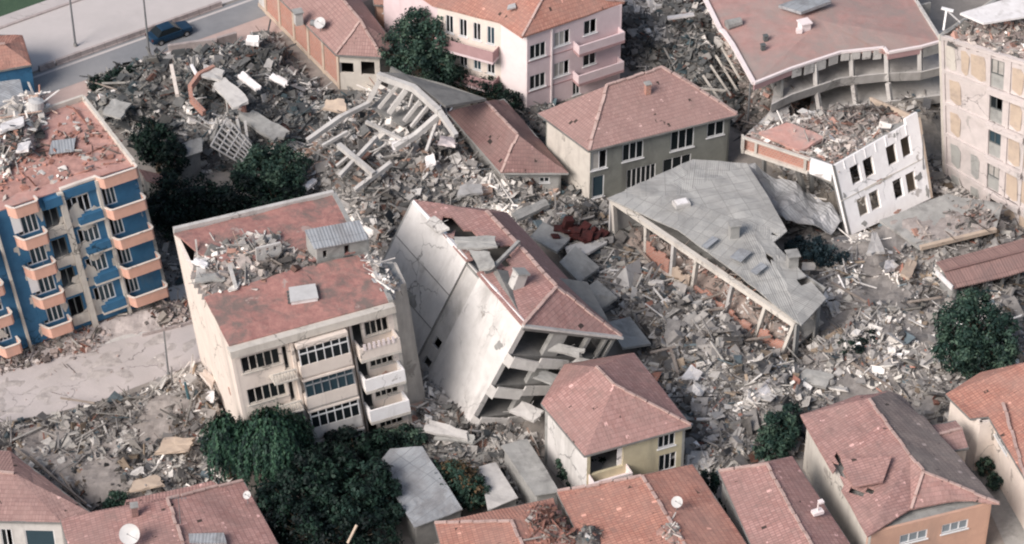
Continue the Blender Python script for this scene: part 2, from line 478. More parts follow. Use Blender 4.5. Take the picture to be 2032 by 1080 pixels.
def rotm(n, tilt, rng):
    az = rng.uniform(0, 2 * np.pi, n); a = rng.normal(0, 1, n) * tilt; b = rng.normal(0, 1, n) * tilt
    def M(ax, t):
        c, s = np.cos(t), np.sin(t); m = np.zeros((n, 3, 3)); i, j = [(1, 2), (0, 2), (0, 1)][ax]
        k = ax; m[:, k, k] = 1; m[:, i, i] = c; m[:, j, j] = c; m[:, i, j] = -s; m[:, j, i] = s
        return m
    return M(2, az) @ M(0, a) @ M(1, b)
def inpoly(x, y, poly):
    r = np.zeros(x.shape, bool); n = len(poly)
    for i in range(n):
        x0, y0 = poly[i]; x1, y1 = poly[(i + 1) % n]
        c = ((y0 > y) != (y1 > y)) & (x < (x1 - x0) * (y - y0) / (y1 - y0 + 1e-12) + x0)
        r ^= c
    return r
def pdist(x, y, poly):
    d = np.full(x.shape, 1e9); n = len(poly)
    for i in range(n):
        x0, y0 = poly[i]; x1, y1 = poly[(i + 1) % n]; dx, dy = x1 - x0, y1 - y0
        t = np.clip(((x - x0) * dx + (y - y0) * dy) / (dx * dx + dy * dy + 1e-9), 0, 1)
        d = np.minimum(d, np.hypot(x - x0 - t * dx, y - y0 - t * dy))
    return d
PAL = {
 'grey': [((.30, .28, .27), 5), ((.22, .21, .21), 4), ((.40, .38, .36), 3), ((.56, .53, .51), 1.1), ((.74, .71, .70), .45), ((.30, .15, .12), .55), ((.28, .22, .17), 1.2), ((.08, .08, .085), 1.2), ((.11, .14, .16), .6)],
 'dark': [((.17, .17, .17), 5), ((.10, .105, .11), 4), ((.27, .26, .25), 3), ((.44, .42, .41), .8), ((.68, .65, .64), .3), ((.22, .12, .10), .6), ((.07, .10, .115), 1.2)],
 'pink': [((.38, .31, .29), 5), ((.46, .38, .36), 3), ((.56, .50, .48), 1.8), ((.30, .27, .25), 3), ((.72, .67, .65), .7), ((.36, .17, .13), 1.5), ((.13, .12, .12), 1.2)],
 'tile': [((.40, .20, .16), 4), ((.32, .16, .13), 3), ((.36, .30, .27), 2), ((.56, .50, .47), 1), ((.16, .13, .12), 2)],
 'mix': [((.36, .31, .29), 5), ((.27, .25, .24), 4), ((.50, .44, .41), 2.2), ((.36, .21, .17), 1.0), ((.70, .66, .64), .9), ((.14, .135, .13), 2.2), ((.42, .25, .21), 1.2)],
 'white': [((.50, .47, .45), 4), ((.66, .63, .61), 2.4), ((.80, .77, .76), .9), ((.32, .30, .29), 4), ((.20, .20, .20), 2.5), ((.42, .30, .25), 1.2), ((.09, .10, .11), 1.2), ((.34, .19, .15), .6)],
}
def chunks(n, xy_fn, pal, rng, smin=.12, smax=1.3, tilt=.5, flat=.5, patchy=0):
    x, y, z = xy_fn(n); n = len(x)
    s = smin * (1 - rng.random(n) * (1 - (smin / smax) ** 1.35)) ** (-1 / 1.35)
    kind = rng.random(n)
    dim = np.stack([s * rng.uniform(.6, 1.5, n), s * rng.uniform(.5, 1.1, n), s * rng.uniform(.15, .8, n)], 1)
    sl = kind < .3 * flat * 2; dim[sl] *= np.array([1.7, 1.6, .28])
    st = kind > .86; L = np.clip(s[st] * rng.uniform(4, 10, st.sum()), .7, 3.6)
    dim[st] = np.stack([L, np.full(st.sum(), 1.) * rng.uniform(.05, .16, st.sum()), rng.uniform(.04, .12, st.sum())], 1)
    rd = rng.random(n) > .955; dim[rd] = np.stack([rng.uniform(.8, 2.6, rd.sum()), np.full(rd.sum(), .035), np.full(rd.sum(), .035)], 1)
    V = BOXV[None] + rng.uniform(-.13, .13, (n, 8, 3)) * (1 - .8 * st[:, None, None])
    V = V * dim[:, None, :]
    M = rotm(n, tilt, rng)
    V = np.einsum('nij,nkj->nki', M, V)
    up = rng.uniform(-.1, .45, n) * np.minimum(s, .6)
    V += np.stack([x, y, z + up], 1)[:, None, :]
    cs = np.array([c for c, _ in PAL[pal]]); ws = np.array([w_ for _, w_ in PAL[pal]]); ws = ws / ws.sum()
    idx = rng.choice(len(cs), n, p=ws)
    col = cs[idx] * rng.uniform(.75, 1.2, (n, 1))
    Fq = (BOXQ[None] + (np.arange(n) * 8)[:, None, None]).reshape(-1, 4)
    big = fbm(x, y, .13, 77); spot = fbm(x, y, .33, 99) + rng.normal(0, .15, n)
    wm = spot > .42; col[wm] = np.array([.58, .55, .53]) * rng.uniform(.65, 1.35, (wm.sum(), 1)); dm = spot < -.45; col[dm] *= .4
    col[rd] = (.10, .08, .07); col = col * np.array([1.0, 1.0, .97]) * (1.12 if pal in ('grey', 'mix') else 1.0)
    col = col * np.clip(1 + .7 * big, .35, 1.6)[:, None]
    keep = np.ones(n, bool) if not patchy else (fbm(x, y, .19, 31) + rng.normal(0, .12, n) > -patchy)
    V = V[keep]; col = col[keep]; n = len(V)
    Fq = (BOXQ[None] + (np.arange(n) * 8)[:, None, None]).reshape(-1, 4)
    return V.reshape(-1, 3), Fq, np.repeat(col, 6, 0)
def fbm(x, y, sc, seed):
    out = np.zeros(x.shape); f = x.ravel(); g = y.ravel(); r = np.empty(len(f))
    for i in range(len(f)):
        p = Vector((f[i] * sc + seed * 13.1, g[i] * sc, seed * 3.7))
        r[i] = noise.noise(p) + .5 * noise.noise(p * 2.1) + .25 * noise.noise(p * 4.3)
    return r.reshape(x.shape)
HEAPS = []
def heap(name, pix, H, pal, label, dens=9, z0=0.0, seed=1, cell=.4, fall=3.0, smin=.12, smax=1.0, soil=(.27, .24, .22), cat='rubble', rough=.5, peaks=(), tilt=.5, plane=None, mat='rubble', flat=.5, patchy=0):
    """mass of broken masonry nobody could count: a mound surface strewn with thousands of pieces"""
    rng = np.random.default_rng(seed)
    poly = [tuple(P(a, b, z0)[:2]) for a, b in pix]
    xs = [p[0] for p in poly]; ys = [p[1] for p in poly]
    gx = np.arange(min(xs) - cell, max(xs) + 2 * cell, cell); gy = np.arange(min(ys) - cell, max(ys) + 2 * cell, cell)
    X, Y = np.meshgrid(gx, gy, indexing='ij')
    ins = inpoly(X, Y, poly); D = pdist(X, Y, poly)
    t = np.clip(D / fall, 0, 1); t = t * t * (3 - 2 * t)
    N = fbm(X, Y, .22, seed)
    pk = np.zeros(X.shape)
    for (a, b_, r, h) in peaks:
        q = P(a, b_, z0); pk += h * np.exp(-((X - q.x) ** 2 + (Y - q.y) ** 2) / (r * r))
    Z = t * (H * (.75 + rough * N) + pk) + .12 * fbm(X, Y, 1.1, seed + 5)
    Z = np.where(ins, np.maximum(Z, -.05), -.25)
    if plane: Z = Z + plane(X, Y)
    Z = Z + z0
    keep = ins[:-1, :-1] | ins[1:, :-1] | ins[:-1, 1:] | ins[1:, 1:]
    nx, ny = X.shape; I = np.arange(nx * ny).reshape(nx, ny)
    q = np.stack([I[:-1, :-1], I[1:, :-1], I[1:, 1:], I[:-1, 1:]], -1)[keep]
    V0 = np.stack([X.ravel(), Y.ravel(), Z.ravel()], 1)
    used = np.unique(q); mp = np.full(nx * ny, -1); mp[used] = np.arange(len(used)); q = mp[q]; V0 = V0[used]
    area = ins.sum() * cell * cell
    def samp(n):
        x = rng.uniform(min(xs), max(xs), n * 4); y = rng.uniform(min(ys), max(ys), n * 4)
        k = inpoly(x, y, poly); cl = rng.random(n * 4)
        x, y = x[k][:n], y[k][:n]
        fi = np.clip((x - gx[0]) / cell, 0, nx - 1.001); fj = np.clip((y - gy[0]) / cell, 0, ny - 1.001)
        i, j = fi.astype(int), fj.astype(int); a, b_ = fi - i, fj - j
        z = Z[i, j] * (1 - a) * (1 - b_) + Z[i + 1, j] * a * (1 - b_) + Z[i, j + 1] * (1 - a) * b_ + Z[i + 1, j + 1] * a * b_
        return x, y, z
    smax = smax * .72; smin = smin * .75
    Vc, Fc, Cc = chunks(int(area * dens * 2.3), samp, pal, rng, smin, smax, tilt, flat, patchy)
    so_ = np.array(soil)
    C0 = np.tile(so_, (len(q), 1)) * rng.uniform(.9, 1.08, (len(q), 1))
    V = np.concatenate([V0, Vc]); F_ = np.concatenate([q, Fc + len(V0)]); C = np.concatenate([C0, Cc])
    o = np_mesh(name, V, F_, C, mat, None, (sum(xs) / len(xs), sum(ys) / len(ys), z0))
    tag(o, label, cat, None, 'stuff')
    HEAPS.append((poly, X, Y, Z, gx, gy, cell))
    return o
def ground_z(x, y):
    z = 0
    for poly, X, Y, Z, gx, gy, cell in HEAPS:
        if abs(Z.min()) > 3: continue
        i = int((x - gx[0]) / cell); j = int((y - gy[0]) / cell)
        if 0 <= i < X.shape[0] and 0 <= j < X.shape[1]: z = max(z, Z[i, j])
    return z

def crown_pts(blobs, n, rng, shell=.55):
    wv = np.array([b[3] * b[4] * b[5] for b in blobs]) ** .67; k = rng.choice(len(blobs), n, p=wv / wv.sum())
    B = np.array(blobs)[k]
    d = rng.normal(size=(n, 3)); d /= np.linalg.norm(d, axis=1)[:, None]
    r = shell + (1 - shell) * rng.random(n) ** .7
    r *= rng.normal(1, .09, n)
    return B[:, :3] + d * B[:, 3:6] * r[:, None], d, k
def leaves(name, pts, dirs, size, cols, rng, mat='leaf', parent=None, droop=0, bias=None):
    n = len(pts)
    nr = dirs * 1.1 + rng.normal(size=(n, 3)) * .42; nr[:, 2] += .35
    nr /= np.linalg.norm(nr, axis=1)[:, None]
    a = rng.normal(size=(n, 3)) if not droop else rng.normal(size=(n, 3)) * .35 + np.array([0, 0, -droop])
    a -= nr * (a * nr).sum(1)[:, None]; a /= np.linalg.norm(a, axis=1)[:, None]
    b = np.cross(nr, a)
    s = size * rng.uniform(.6, 1.5, n)[:, None]
    w_ = s * rng.uniform(.35, .8, n)[:, None]
    V = np.stack([pts - a * s * .5 , pts + b * w_ * .5, pts + a * s * .6, pts - b * w_ * .5], 1)
    Fq = np.arange(n * 4).reshape(-1, 4)
    cs = np.array(cols); c = cs[rng.integers(0, len(cs), n)] if bias is None else cs[bias]
    c = c * rng.uniform(.8, 1.2, (n, 1))
    off = wloc(parent)
    return np_mesh(name, V.reshape(-1, 3) - np.array(off), Fq, c, mat, parent)
GREENS = [(.022, .058, .036), (.032, .078, .045), (.05, .105, .055), (.018, .045, .034)]
def tree(name, base, blobs, n, label, cat='tree', group=None, size=.34, cols=GREENS, trunk=.28, seed=1, shell=.5, leafname='crown'):
    rng = np.random.default_rng(seed)
    base = Vector(base); root = empty(name, base, label, cat, group)
    bl = [(base.x + b[0], base.y + b[1], base.z + b[2], b[3], b[4], b[5]) for b in blobs]
    # break each big lobe up with smaller clumps so that the outline is uneven
    sub = []
    for b in bl:
        m = 24
        d = rng.normal(size=(m, 3)); d /= np.linalg.norm(d, axis=1)[:, None]
        for k in range(m):
            f = rng.uniform(.16, .38)
            sub.append((b[0] + d[k][0] * b[3] * .78, b[1] + d[k][1] * b[4] * .78, b[2] + d[k][2] * b[5] * .78, b[3] * f, b[4] * f, b[5] * f))
    pts, dirs, k = crown_pts(sub, int(n * .80), rng, .35)
    p2, d2, k2 = crown_pts(bl, int(n * .12), rng, .2)
    tone = rng.integers(0, len(cols), len(sub) + len(bl))
    bias = np.concatenate([tone[k], tone[len(sub) + k2]])
    rnd = rng.random(len(bias)) < .3; bias[rnd] = rng.integers(0, len(cols), rnd.sum())
    leaves(leafname, np.concatenate([pts, p2]), np.concatenate([dirs, d2]), size, cols, rng, parent=root, bias=bias)
    mb = MB(); top = Vector((sum(b[0] for b in bl) / len(bl), sum(b[1] for b in bl) / len(bl), max(b[2] for b in bl)))
    pr = base.copy(); r0 = trunk
    for i in range(5):
        q = base.lerp(top, (i + 1) / 6) + Vector((rng.normal() * .12, rng.normal() * .12, 0))
        mb.tube(pr, q, r0, r0 * .82, 8); pr = q; r0 *= .82
    fork = base.lerp(top, .3)
    for b in bl:
        mb.tube(fork, (b[0], b[1], b[2]), trunk * .5, trunk * .15, 6)
    for b in sub[::3]:
        mb.tube(fork.lerp(top, .4), (b[0], b[1], b[2]), trunk * .25, trunk * .06, 5)
    mb.build('trunk', 'bark', root)
    return root
# ------------------------------------------------------------------ materials
tiles('tile_pink', (.45, .265, .24), (.33, .18, .16), (.30, .20, .18), old=(.20, .145, .13), oldpos=(.5, .7))
tiles('tile_faded', (.40, .255, .23), (.32, .195, .175), (.30, .20, .18), old=(.20, .15, .13))
tiles('tile_orange', (.49, .245, .185), (.38, .175, .135), (.35, .22, .185), old=(.24, .165, .14), oldpos=(.5, .7))
tiles('tile_dark', (.27, .16, .145), (.22, .13, .12), (.24, .17, .155), old=(.14, .11, .10))
tiles('tile_grey', (.24, .195, .18), (.19, .155, .145), (.25, .22, .20), old=(.12, .105, .10))
plain('roof_red', (.41, .215, .185), (.29, .145, .13), (.19, .145, .13), (.36, .27, .245), False, gs=.5, s=2.0, bump=.8, bs=4, gpos=(.45, .62))
plain('roof_salmon', (.50, .30, .26), (.42, .23, .20), (.33, .27, .25), gs=.5, s=1.6, bump=.6, bs=5, gpos=(.5, .7))
plain('big_roof', (.43, .265, .24), (.35, .205, .185), (.30, .25, .23), (.34, .22, .20), False, gs=.16, s=1.1, bump=.5, bs=4, gpos=(.42, .64))
plain('concrete', (.35, .345, .33), (.27, .268, .255), (.17, .165, .16), gs=.5, s=1.5)
plain('concrete_light', (.55, .53, .505), (.45, .43, .41), (.30, .285, .27), (.32, .30, .28), gs=.45, s=1.2, streak=True)
plain('concrete_wall', (.64, .62, .60), (.55, .53, .51), (.30, .285, .27), (.30, .28, .26), gs=.28, s=.9, streak=True, gpos=(.5, .72))
plain('concrete_dark', (.22, .215, .205), (.16, .158, .152), (.10, .10, .10))  # dark concrete; also painted inside open floors in place of their shade
plain('cream', (.74, .66, .59), (.66, .58, .52), (.42, .37, .33), (.42, .36, .32), gs=.35, streak=True, gpos=(.56, .78))
plain('cream_dull', (.60, .56, .50), (.52, .48, .43), (.33, .30, .27), (.34, .31, .28), gs=.5, streak=True, gpos=(.5, .75))
plain('white_paint', (.86, .84, .83), (.80, .77, .76), (.50, .47, .46), (.45, .42, .40), gs=.45, streak=True, gpos=(.58, .78))
plain('pink_paint', (.68, .56, .57), (.62, .50, .51), (.50, .39, .40), gs=.35, streak=True, gpos=(.58, .8))
plain('pink_pale', (.80, .71, .70), (.74, .65, .64), (.6, .5, .5), gs=.35, streak=True, gpos=(.6, .8))
plain('rose_trim', (.42, .27, .27), (.36, .23, .23))
plain('blue_paint', (.045, .150, .270), (.036, .120, .225), (.10, .17, .23), (.44, .41, .37), gs=.6, streak=True, gpos=(.58, .8), rough=.7)
plain('peach', (.68, .40, .31), (.60, .35, .27), (.46, .33, .28), gs=.6, gpos=(.55, .8))
plain('yellow_wall', (.58, .52, .36), (.50, .44, .31), (.36, .32, .24), gs=.5, streak=True)
plain('orange_wall', (.56, .35, .26), (.50, .31, .235), (.42, .28, .22), gs=.5, streak=True)
plain('pale_render', (.58, .52, .50), (.50, .45, .43), (.34, .33, .32), (.40, .37, .35), gs=.3, streak=True, gpos=(.5, .72))
plain('green_grey', (.235, .24, .215), (.19, .195, .175), (.13, .13, .12), gs=.5, streak=True)
plain('tan_plaster', (.52, .42, .33), (.44, .35, .28), (.34, .28, .24), gs=.9)
plain('grey_plaster', (.36, .36, .34), (.29, .29, .28), (.22, .22, .21), gs=.9)
plain('white_sheet', (.78, .755, .75), (.68, .65, .64), (.46, .43, .41), gs=.9, rough=.5)
plain('white_frame', (.74, .74, .74), (.64, .64, .64), bump=0, rough=.5)
plain('dark_frame', (.12, .13, .13), (.09, .10, .10), bump=0, rough=.5)
plain('mortar', (.50, .37, .33), (.40, .28, .25), (.27, .18, .16), gs=1.5)
plain('dirt', (.30, .27, .245), (.23, .21, .19), (.15, .14, .13), gs=.12, s=.8, bump=.8, bs=3)
plain('curtain', (.42, .40, .37), (.30, .28, .26), bump=0)
plain('street', (.50, .455, .44), (.45, .41, .40), (.36, .33, .315), (.40, .36, .345), gs=.10, s=.5, bump=.3, bs=5, gpos=(.45, .75))
plain('asphalt', (.235, .24, .25), (.20, .205, .215), (.29, .285, .285), gs=.06, s=.6, bump=.15, bs=8, gpos=(.45, .7))
plain('pale_road', (.52, .48, .465), (.48, .445, .43), (.43, .40, .385), gs=.08, s=.5, bump=.15, bs=8)
plain('kerb', (.44, .38, .36), (.36, .31, .30), (.26, .22, .21), gs=.8)
plain('shoulder', (.47, .36, .325), (.42, .32, .29), (.33, .27, .25), gs=.2)
plain('bark', (.10, .075, .055), (.07, .055, .04), bump=.6)
plain('timber', (.33, .28, .24), (.25, .21, .18), (.15, .12, .10), gs=1.5)
plain('metal_pole', (.20, .205, .21), (.15, .155, .16), rough=.5)
plain('teal_metal', (.06, .13, .15), (.05, .10, .12), rough=.5)
plain('car_blue', (.02, .055, .10), (.02, .05, .09), bump=0, rough=.25, metal=.4)
plain('tyre', (.02, .02, .02), (.015, .015, .015), bump=0)
plain('fabric_red', (.075, .02, .018), (.04, .013, .013), (.025, .015, .015), gs=1.2, bump=1)
plain('plastic_white', (.56, .55, .54), (.46, .45, .44), bump=0, rough=.4)
plain('grass', (.06, .10, .06), (.045, .08, .05), bump=1)
bricks('brick', (.44, .20, .145), (.36, .16, .12), (.40, .32, .28))
ribbed('sheet_grey', (.40, .40, .40), (.34, .34, .345), (.27, .26, .255))
ribbed('sheet_light', (.40, .415, .43), (.34, .355, .37), (.27, .27, .275), gpos=(.45, .62))
ribbed('asbestos', (.42, .415, .395), (.35, .345, .33), (.25, .245, .235), pitch=.18, rough=.9, metal=0, sheet=1.6, gpos=(.42, .7))
ribbed('sheet_brown', (.30, .19, .17), (.25, .16, .145), (.20, .14, .13), rough=.8, metal=0)
attr_mat('rubble'); leaf_mat('leaf')
glass('glass'); glass('glass_blue', (.03, .055, .07)); glass('glass_pale', (.22, .25, .27))
# ------------------------------------------------------------------ ground, roads
def sheet(name, pts, mat, z=0.0, kind='structure'):
    mb = MB(); mb.face([Vector((p[0], p[1], z)) for p in pts])
    o = mb.build(name, mat); return tag(o, kind=kind)
gm = MB()
N = 60
for i in range(N):
    for j in range(N):
        pass
gm.face([(-900, -400, 0), (900, -400, 0), (900, 1400, 0), (-900, 1400, 0)])
tag(gm.build('ground', 'dirt'), kind='structure')
def band(name, c0, c1, mat, z, x0=-260, x1=1100, thick=0):
    pts = [P(x0, c1 - .357 * x0), P(x1, c1 - .357 * x1), P(x1, c0 - .357 * x1), P(x0, c0 - .357 * x0)]
    if thick:
        mb = MB(); mb.hexa([Vector((p.x, p.y, 0)) for p in pts] + [Vector((p.x, p.y, thick)) for p in pts])
        return tag(mb.build(name, mat), kind='structure')
    return sheet(name, pts, mat, z)
band('grass_verge', -260, 36, 'grass', .02)
band('pavement', 36, 55, 'street', 0, thick=.13)
band('kerb', 55, 59, 'kerb', 0, thick=.15)
band('road', 59, 166, 'pale_road', .012)
band('road', 171, 220, 'asphalt', .016)
band('road_edge', 176, 180, 'pale_road', .021)
band('shoulder', 220, 262, 'shoulder', .008)
# concrete divider between the two carriageways, with a gap
def cline(c, x): return P(x, c - .357 * x)
for k, (xa, xb) in enumerate(((78, 108), (112, 440))):
    mb = MB(); a, b = cline(169, xa), cline(169, xb)
    n = 2 if k == 0 else 14
    for i in range(n):
        p = a.lerp(b, i / n); q = a.lerp(b, (i + .97) / n)
        mb.beam(p + Vector((0, 0, .28)), q + Vector((0, 0, .28)), .28, .56)
        mb.beam(p + Vector((0, 0, .06)), q + Vector((0, 0, .06)), .5, .12)
    single('road_divider', mb, 'kerb', ['short stub of concrete road divider at the left end near the blue wall', 'long low concrete divider between the pale and the grey carriageway'][k], 'road divider')
# streets between the blocks
sheet('street', [P(*p) for p in ((-150, 790), (0, 742), (120, 708), (250, 672), (400, 636), (440, 700), (330, 745), (200, 795), (100, 822), (0, 838), (-150, 870))], 'street', .012)
sheet('forecourt', [P(*p) for p in ((-150, 700), (60, 640), (380, 560), (400, 634), (120, 706), (-150, 786))], 'concrete_light', .010)
sheet('alley', [P(*p) for p in ((1890, 850), (1935, 840), (2120, 1060), (2120, 1160), (2030, 1160))], 'concrete', .012)
mb = MB(); a, b = P(283, 668), P(392, 640)
for i in range(9):
    p = a.lerp(b, i / 9); q = a.lerp(b, (i + .96) / 9)
    mb.beam(p + Vector((0, 0, .15)), q + Vector((0, 0, .15 + .03 * math.sin(i * 3))), .12, .3)
single('low_wall', mb, 'kerb', 'low worn wall along the pale street by the corner of the cream block', 'wall')

# lamp posts whose heads are above the picture
def lamp_post(px, py, label, h=10.5):
    b = P(px, py); r = empty('lamp_post', b, label, 'lamp post', 'lamp posts along the divided road')
    m = MB(); m.tube(b, b + Vector((0, 0, h)), .11, .06, 8); m.build('pole', 'metal_pole', r)
    m = MB(); m.tube(b, b + Vector((0, 0, .35)), .2, .17, 8); m.build('base', 'concrete', r)
    m = MB(); m.path([b + Vector((0, 0, h)), b + Vector((-.2, .5, h + .5)), b + Vector((-.5, 1.4, h + .7))], .05); m.build('arm', 'metal_pole', r)
    m = MB(); m.hexa([b + Vector(v) for v in ((-.65, 1.3, h + .62), (-.4, 1.3, h + .62), (-.6, 2.1, h + .7), (-.85, 2.1, h + .7), (-.6, 1.3, h + .8), (-.45, 1.3, h + .8), (-.65, 2.05, h + .82), (-.8, 2.05, h + .82))]); m.build('lamp_head', 'sheet_grey', r)
lamp_post(150, 92, 'slim grey lamp post standing on the road divider above the blue wall')
lamp_post(297, 118, 'slim grey lamp post on the shoulder just left of the dark car')
def pole(name, b, h, r, mat, label, lean=(0, 0), cross=0):
    mb = MB(); t = b + Vector((lean[0], lean[1], h)); mb.tube(b, t, r, r * .7, 8)
    if cross:
        for k in range(2):
            z = h * (.97 - .1 * k); c = b.lerp(t, z / h); mb.beam(c - Vector((cross, .2, 0)), c + Vector((cross, .2, 0)), .07, .07)
    mb.tube(b - Vector((0, 0, .05)), b + Vector((0, 0, .1)), r * 1.7, r * 1.6, 8)
    return single(name, mb, mat, label, 'pole')
pole('utility_pole', P(334, 742), 4.3, .09, 'metal_pole', 'thin dark pole at the edge of the pale street before the cream block')
pole('utility_pole', P(383, 830), 3.6, .14, 'teal_metal', 'thick teal pole in the rubble left of the cream block', (-.35, 0))
pole('utility_pole', P(1483, 258), 6.4, .10, 'metal_pole', 'tall grey pole between the hip roofed house and the collapsed long block')
pole('utility_pole', P(1834, 400), 7.0, .07, 'metal_pole', 'thin pole at the right corner of the tilted white wall', (-.8, 0))

# ------------------------------------------------------------------ the car
def car():
    c = P(337, 74); d = (cline(200, 400) - cline(200, 300)); d.z = 0; d.normalize()
    s = Vector((d.y, -d.x, 0)); r = empty('parked_car', c, 'dark blue saloon car on the grey carriageway', 'car')
    def W(x, y, z): return c + d * x + s * y + Vector((0, 0, z))
    secs = [(-2.15, .62, .35, .72), (-2.05, .80, .28, .86), (-1.5, .86, .25, .92), (-.5, .88, .25, .93), (.6, .88, .25, .93), (1.5, .86, .25, .84), (2.05, .80, .28, .74), (2.2, .60, .35, .62)]
    m = MB()
    ring = lambda q: [W(q[0], -q[1] * .93, q[2]), W(q[0], q[1] * .93, q[2]), W(q[0], q[1], (q[2] + q[3]) / 2), W(q[0], q[1] * .94, q[3] - .05), W(q[0], q[1] * .8, q[3]), W(q[0], -q[1] * .8, q[3]), W(q[0], -q[1] * .94, q[3] - .05), W(q[0], -q[1], (q[2] + q[3]) / 2)]
    R_ = [ring(q) for q in secs]
    for A, B in zip(R_[:-1], R_[1:]):
        for k in range(8): m.face([A[k], A[(k + 1) % 8], B[(k + 1) % 8], B[k]])
    m.face(R_[0][::-1]); m.face(R_[-1])
    body = m.build('body', 'car_blue', r, smooth=False)
    m = MB()
    lo = [(-1.55, .76, .9), (.95, .76, .9)]; hi = [(-1.05, .60, 1.40), (.25, .60, 1.42)]
    m.hexa([W(-1.6, -.78, .9), W(1.0, -.78, .88), W(1.0, .78, .88), W(-1.6, .78, .9), W(-1.0, -.6, 1.38), W(.25, -.6, 1.38), W(.25, .6, 1.38), W(-1.0, .6, 1.38)])
    m.build('glasshouse', 'glass', r)
    m = MB(); m.hexa([W(-1.05, -.62, 1.375), W(.3, -.62, 1.375), W(.3, .62, 1.375), W(-1.05, .62, 1.375), W(-.9, -.52, 1.44), W(.15, -.52, 1.44), W(.15, .52, 1.44), W(-.9, .52, 1.44)])
    m.build('car_roof', 'car_blue', r)
    for x in (-1.35, 1.35):
        for y in (-1, 1):
            m = MB(); m.tube(W(x, y * .66, .31), W(x, y * .9, .31), .31, .31, 16); wl = m.build('wheel', 'tyre', r)
            m = MB(); m.tube(W(x, y * .88, .31), W(x, y * .92, .31), .18, .18, 12); child_of(m.build('rim', 'sheet_grey'), wl, r)
    for y in (-.6, .6):
        m = MB(); m.hexa([W(2.1, y - .16, .55), W(2.215, y - .14, .55), W(2.215, y + .14, .55), W(2.1, y + .16, .55), W(2.05, y - .16, .7), W(2.16, y - .14, .68), W(2.16, y + .14, .68), W(2.05, y + .16, .7)]); m.build('headlight', 'glass_pale', r)
        m = MB(); m.hexa([W(-2.17, y - .14, .6), W(-2.05, y - .16, .6), W(-2.05, y + .16, .6), W(-2.17, y + .14, .6), W(-2.12, y - .14, .8), W(-2.02, y - .16, .8), W(-2.02, y + .16, .8), W(-2.12, y + .14, .8)]); m.build('tail_light', 'fabric_red', r)
        m = MB(); m.box(W(.75, y * 1.55, .95), (.12, .16, .12), math.atan2(d.y, d.x)); m.build('mirror', 'car_blue', r)
car()
# ------------------------------------------------------------------ buildings: general helpers
def inset(E, a):
    c = sum(E, Vector()) / len(E); out = []
    n = len(E)
    for i in range(n):
        p, q, r = E[i - 1], E[i], E[(i + 1) % n]
        d1 = (q - p); d1.z = 0; d1.normalize(); d2 = (r - q); d2.z = 0; d2.normalize()
        n1 = Vector((-d1.y, d1.x, 0)); n2 = Vector((-d2.y, d2.x, 0))
        if n1.dot(c - q) < 0: n1 = -n1
        if n2.dot(c - q) < 0: n2 = -n2
        b = n1 + n2
        if b.length < .2: b = n1
        b = b / max(b.length_squared / 2, .4)
        out.append(q + b * a)
    return out
def faces_of(T, B):
    """T: top corners FL,FR,BR,BL ; B: the same at the base"""
    n = len(T); return [Face(T[i], T[(i + 1) % n], B[(i + 1) % n], B[i]) for i in range(n)]
def shell(root, T, B, mats, holes=None, t=.22, name='wall'):
    """one wall mesh per distinct side; holes {side: [rects]}"""
    F = faces_of(T, B); holes = holes or {}
    for i, f in enumerate(F):
        mt = mats[i] if isinstance(mats, (list, tuple)) else mats
        if mt is None: continue
        mb = MB(); wall(mb, f, holes.get(i, ()), t); mb.build(name, mt, root)
    return F
def slab(root, T, B, v, mat='concrete', th=.18, name='floor_slab', out=0.0):
    q = [T[i].lerp(B[i], v) for i in range(len(T))]
    if out:
        c = sum(q, Vector()) / len(q); q = [c + (p - c) * (1 + out) for p in q]
    mb = MB(); n = len(q); lo = [p - Vector((0, 0, th)) for p in q]
    mb.face(q); mb.face(lo[::-1])
    for i in range(n): mb.face([lo[i], lo[(i + 1) % n], q[(i + 1) % n], q[i]])
    return mb.build(name, mat, root)
def px3(pts, z): return [P(a, b, z if len(q) < 3 else q[2]) for q in pts for a, b in [q[:2]]]
def stub(b, px, py):
    return P(px, py, b)
def dish(p, r, label, aim=(-.3, -.6, .75)):
    root = empty('satellite_dish', p, label, 'satellite dish')
    m = MB(); m.tube(p, p + Vector((0, 0, .75)), .035, .03, 6); m.build('mast', 'metal_pole', root)
    a = Vector(aim).normalized(); x = a.orthogonal().normalized(); y = a.cross(x); c = p + Vector((0, 0, .85))
    m = MB(); n = 20; prev = None
    for k in range(5):
        rr = r * k / 4 + .001; ring = [c + (x * math.cos(2 * math.pi * i / n) + y * math.sin(2 * math.pi * i / n)) * rr + a * (.22 * r * (rr / r) ** 2) for i in range(n)]
        if prev:
            for i in range(n):
                m.face([prev[i], prev[(i + 1) % n], ring[(i + 1) % n], ring[i]])
                m.face([ring[i] - a * .02, ring[(i + 1) % n] - a * .02, prev[(i + 1) % n] - a * .02, prev[i] - a * .02])
        prev = ring
    m.build('reflector', 'plastic_white', root, smooth=True)
    m = MB(); f = c + a * r * .9; m.tube(c - y * r * .9 + a * .2 * r, f, .018, .018, 5); m.tube(f, f + a * .12, .05, .05, 8); m.build('feed_arm', 'metal_pole', root)
def chimney(root, p, w, h, mat='brick', name='chimney', rz=.35):
    mb = MB(); mb.box(p + Vector((0, 0, h / 2 - .2)), (w, w, h + .4), rz); c = mb.build(name, mat, root)
    mb = MB(); mb.box(p + Vector((0, 0, h + .05)), (w * 1.3, w * 1.3, .1), rz); child_of(mb.build('cap', 'concrete'), c, root)
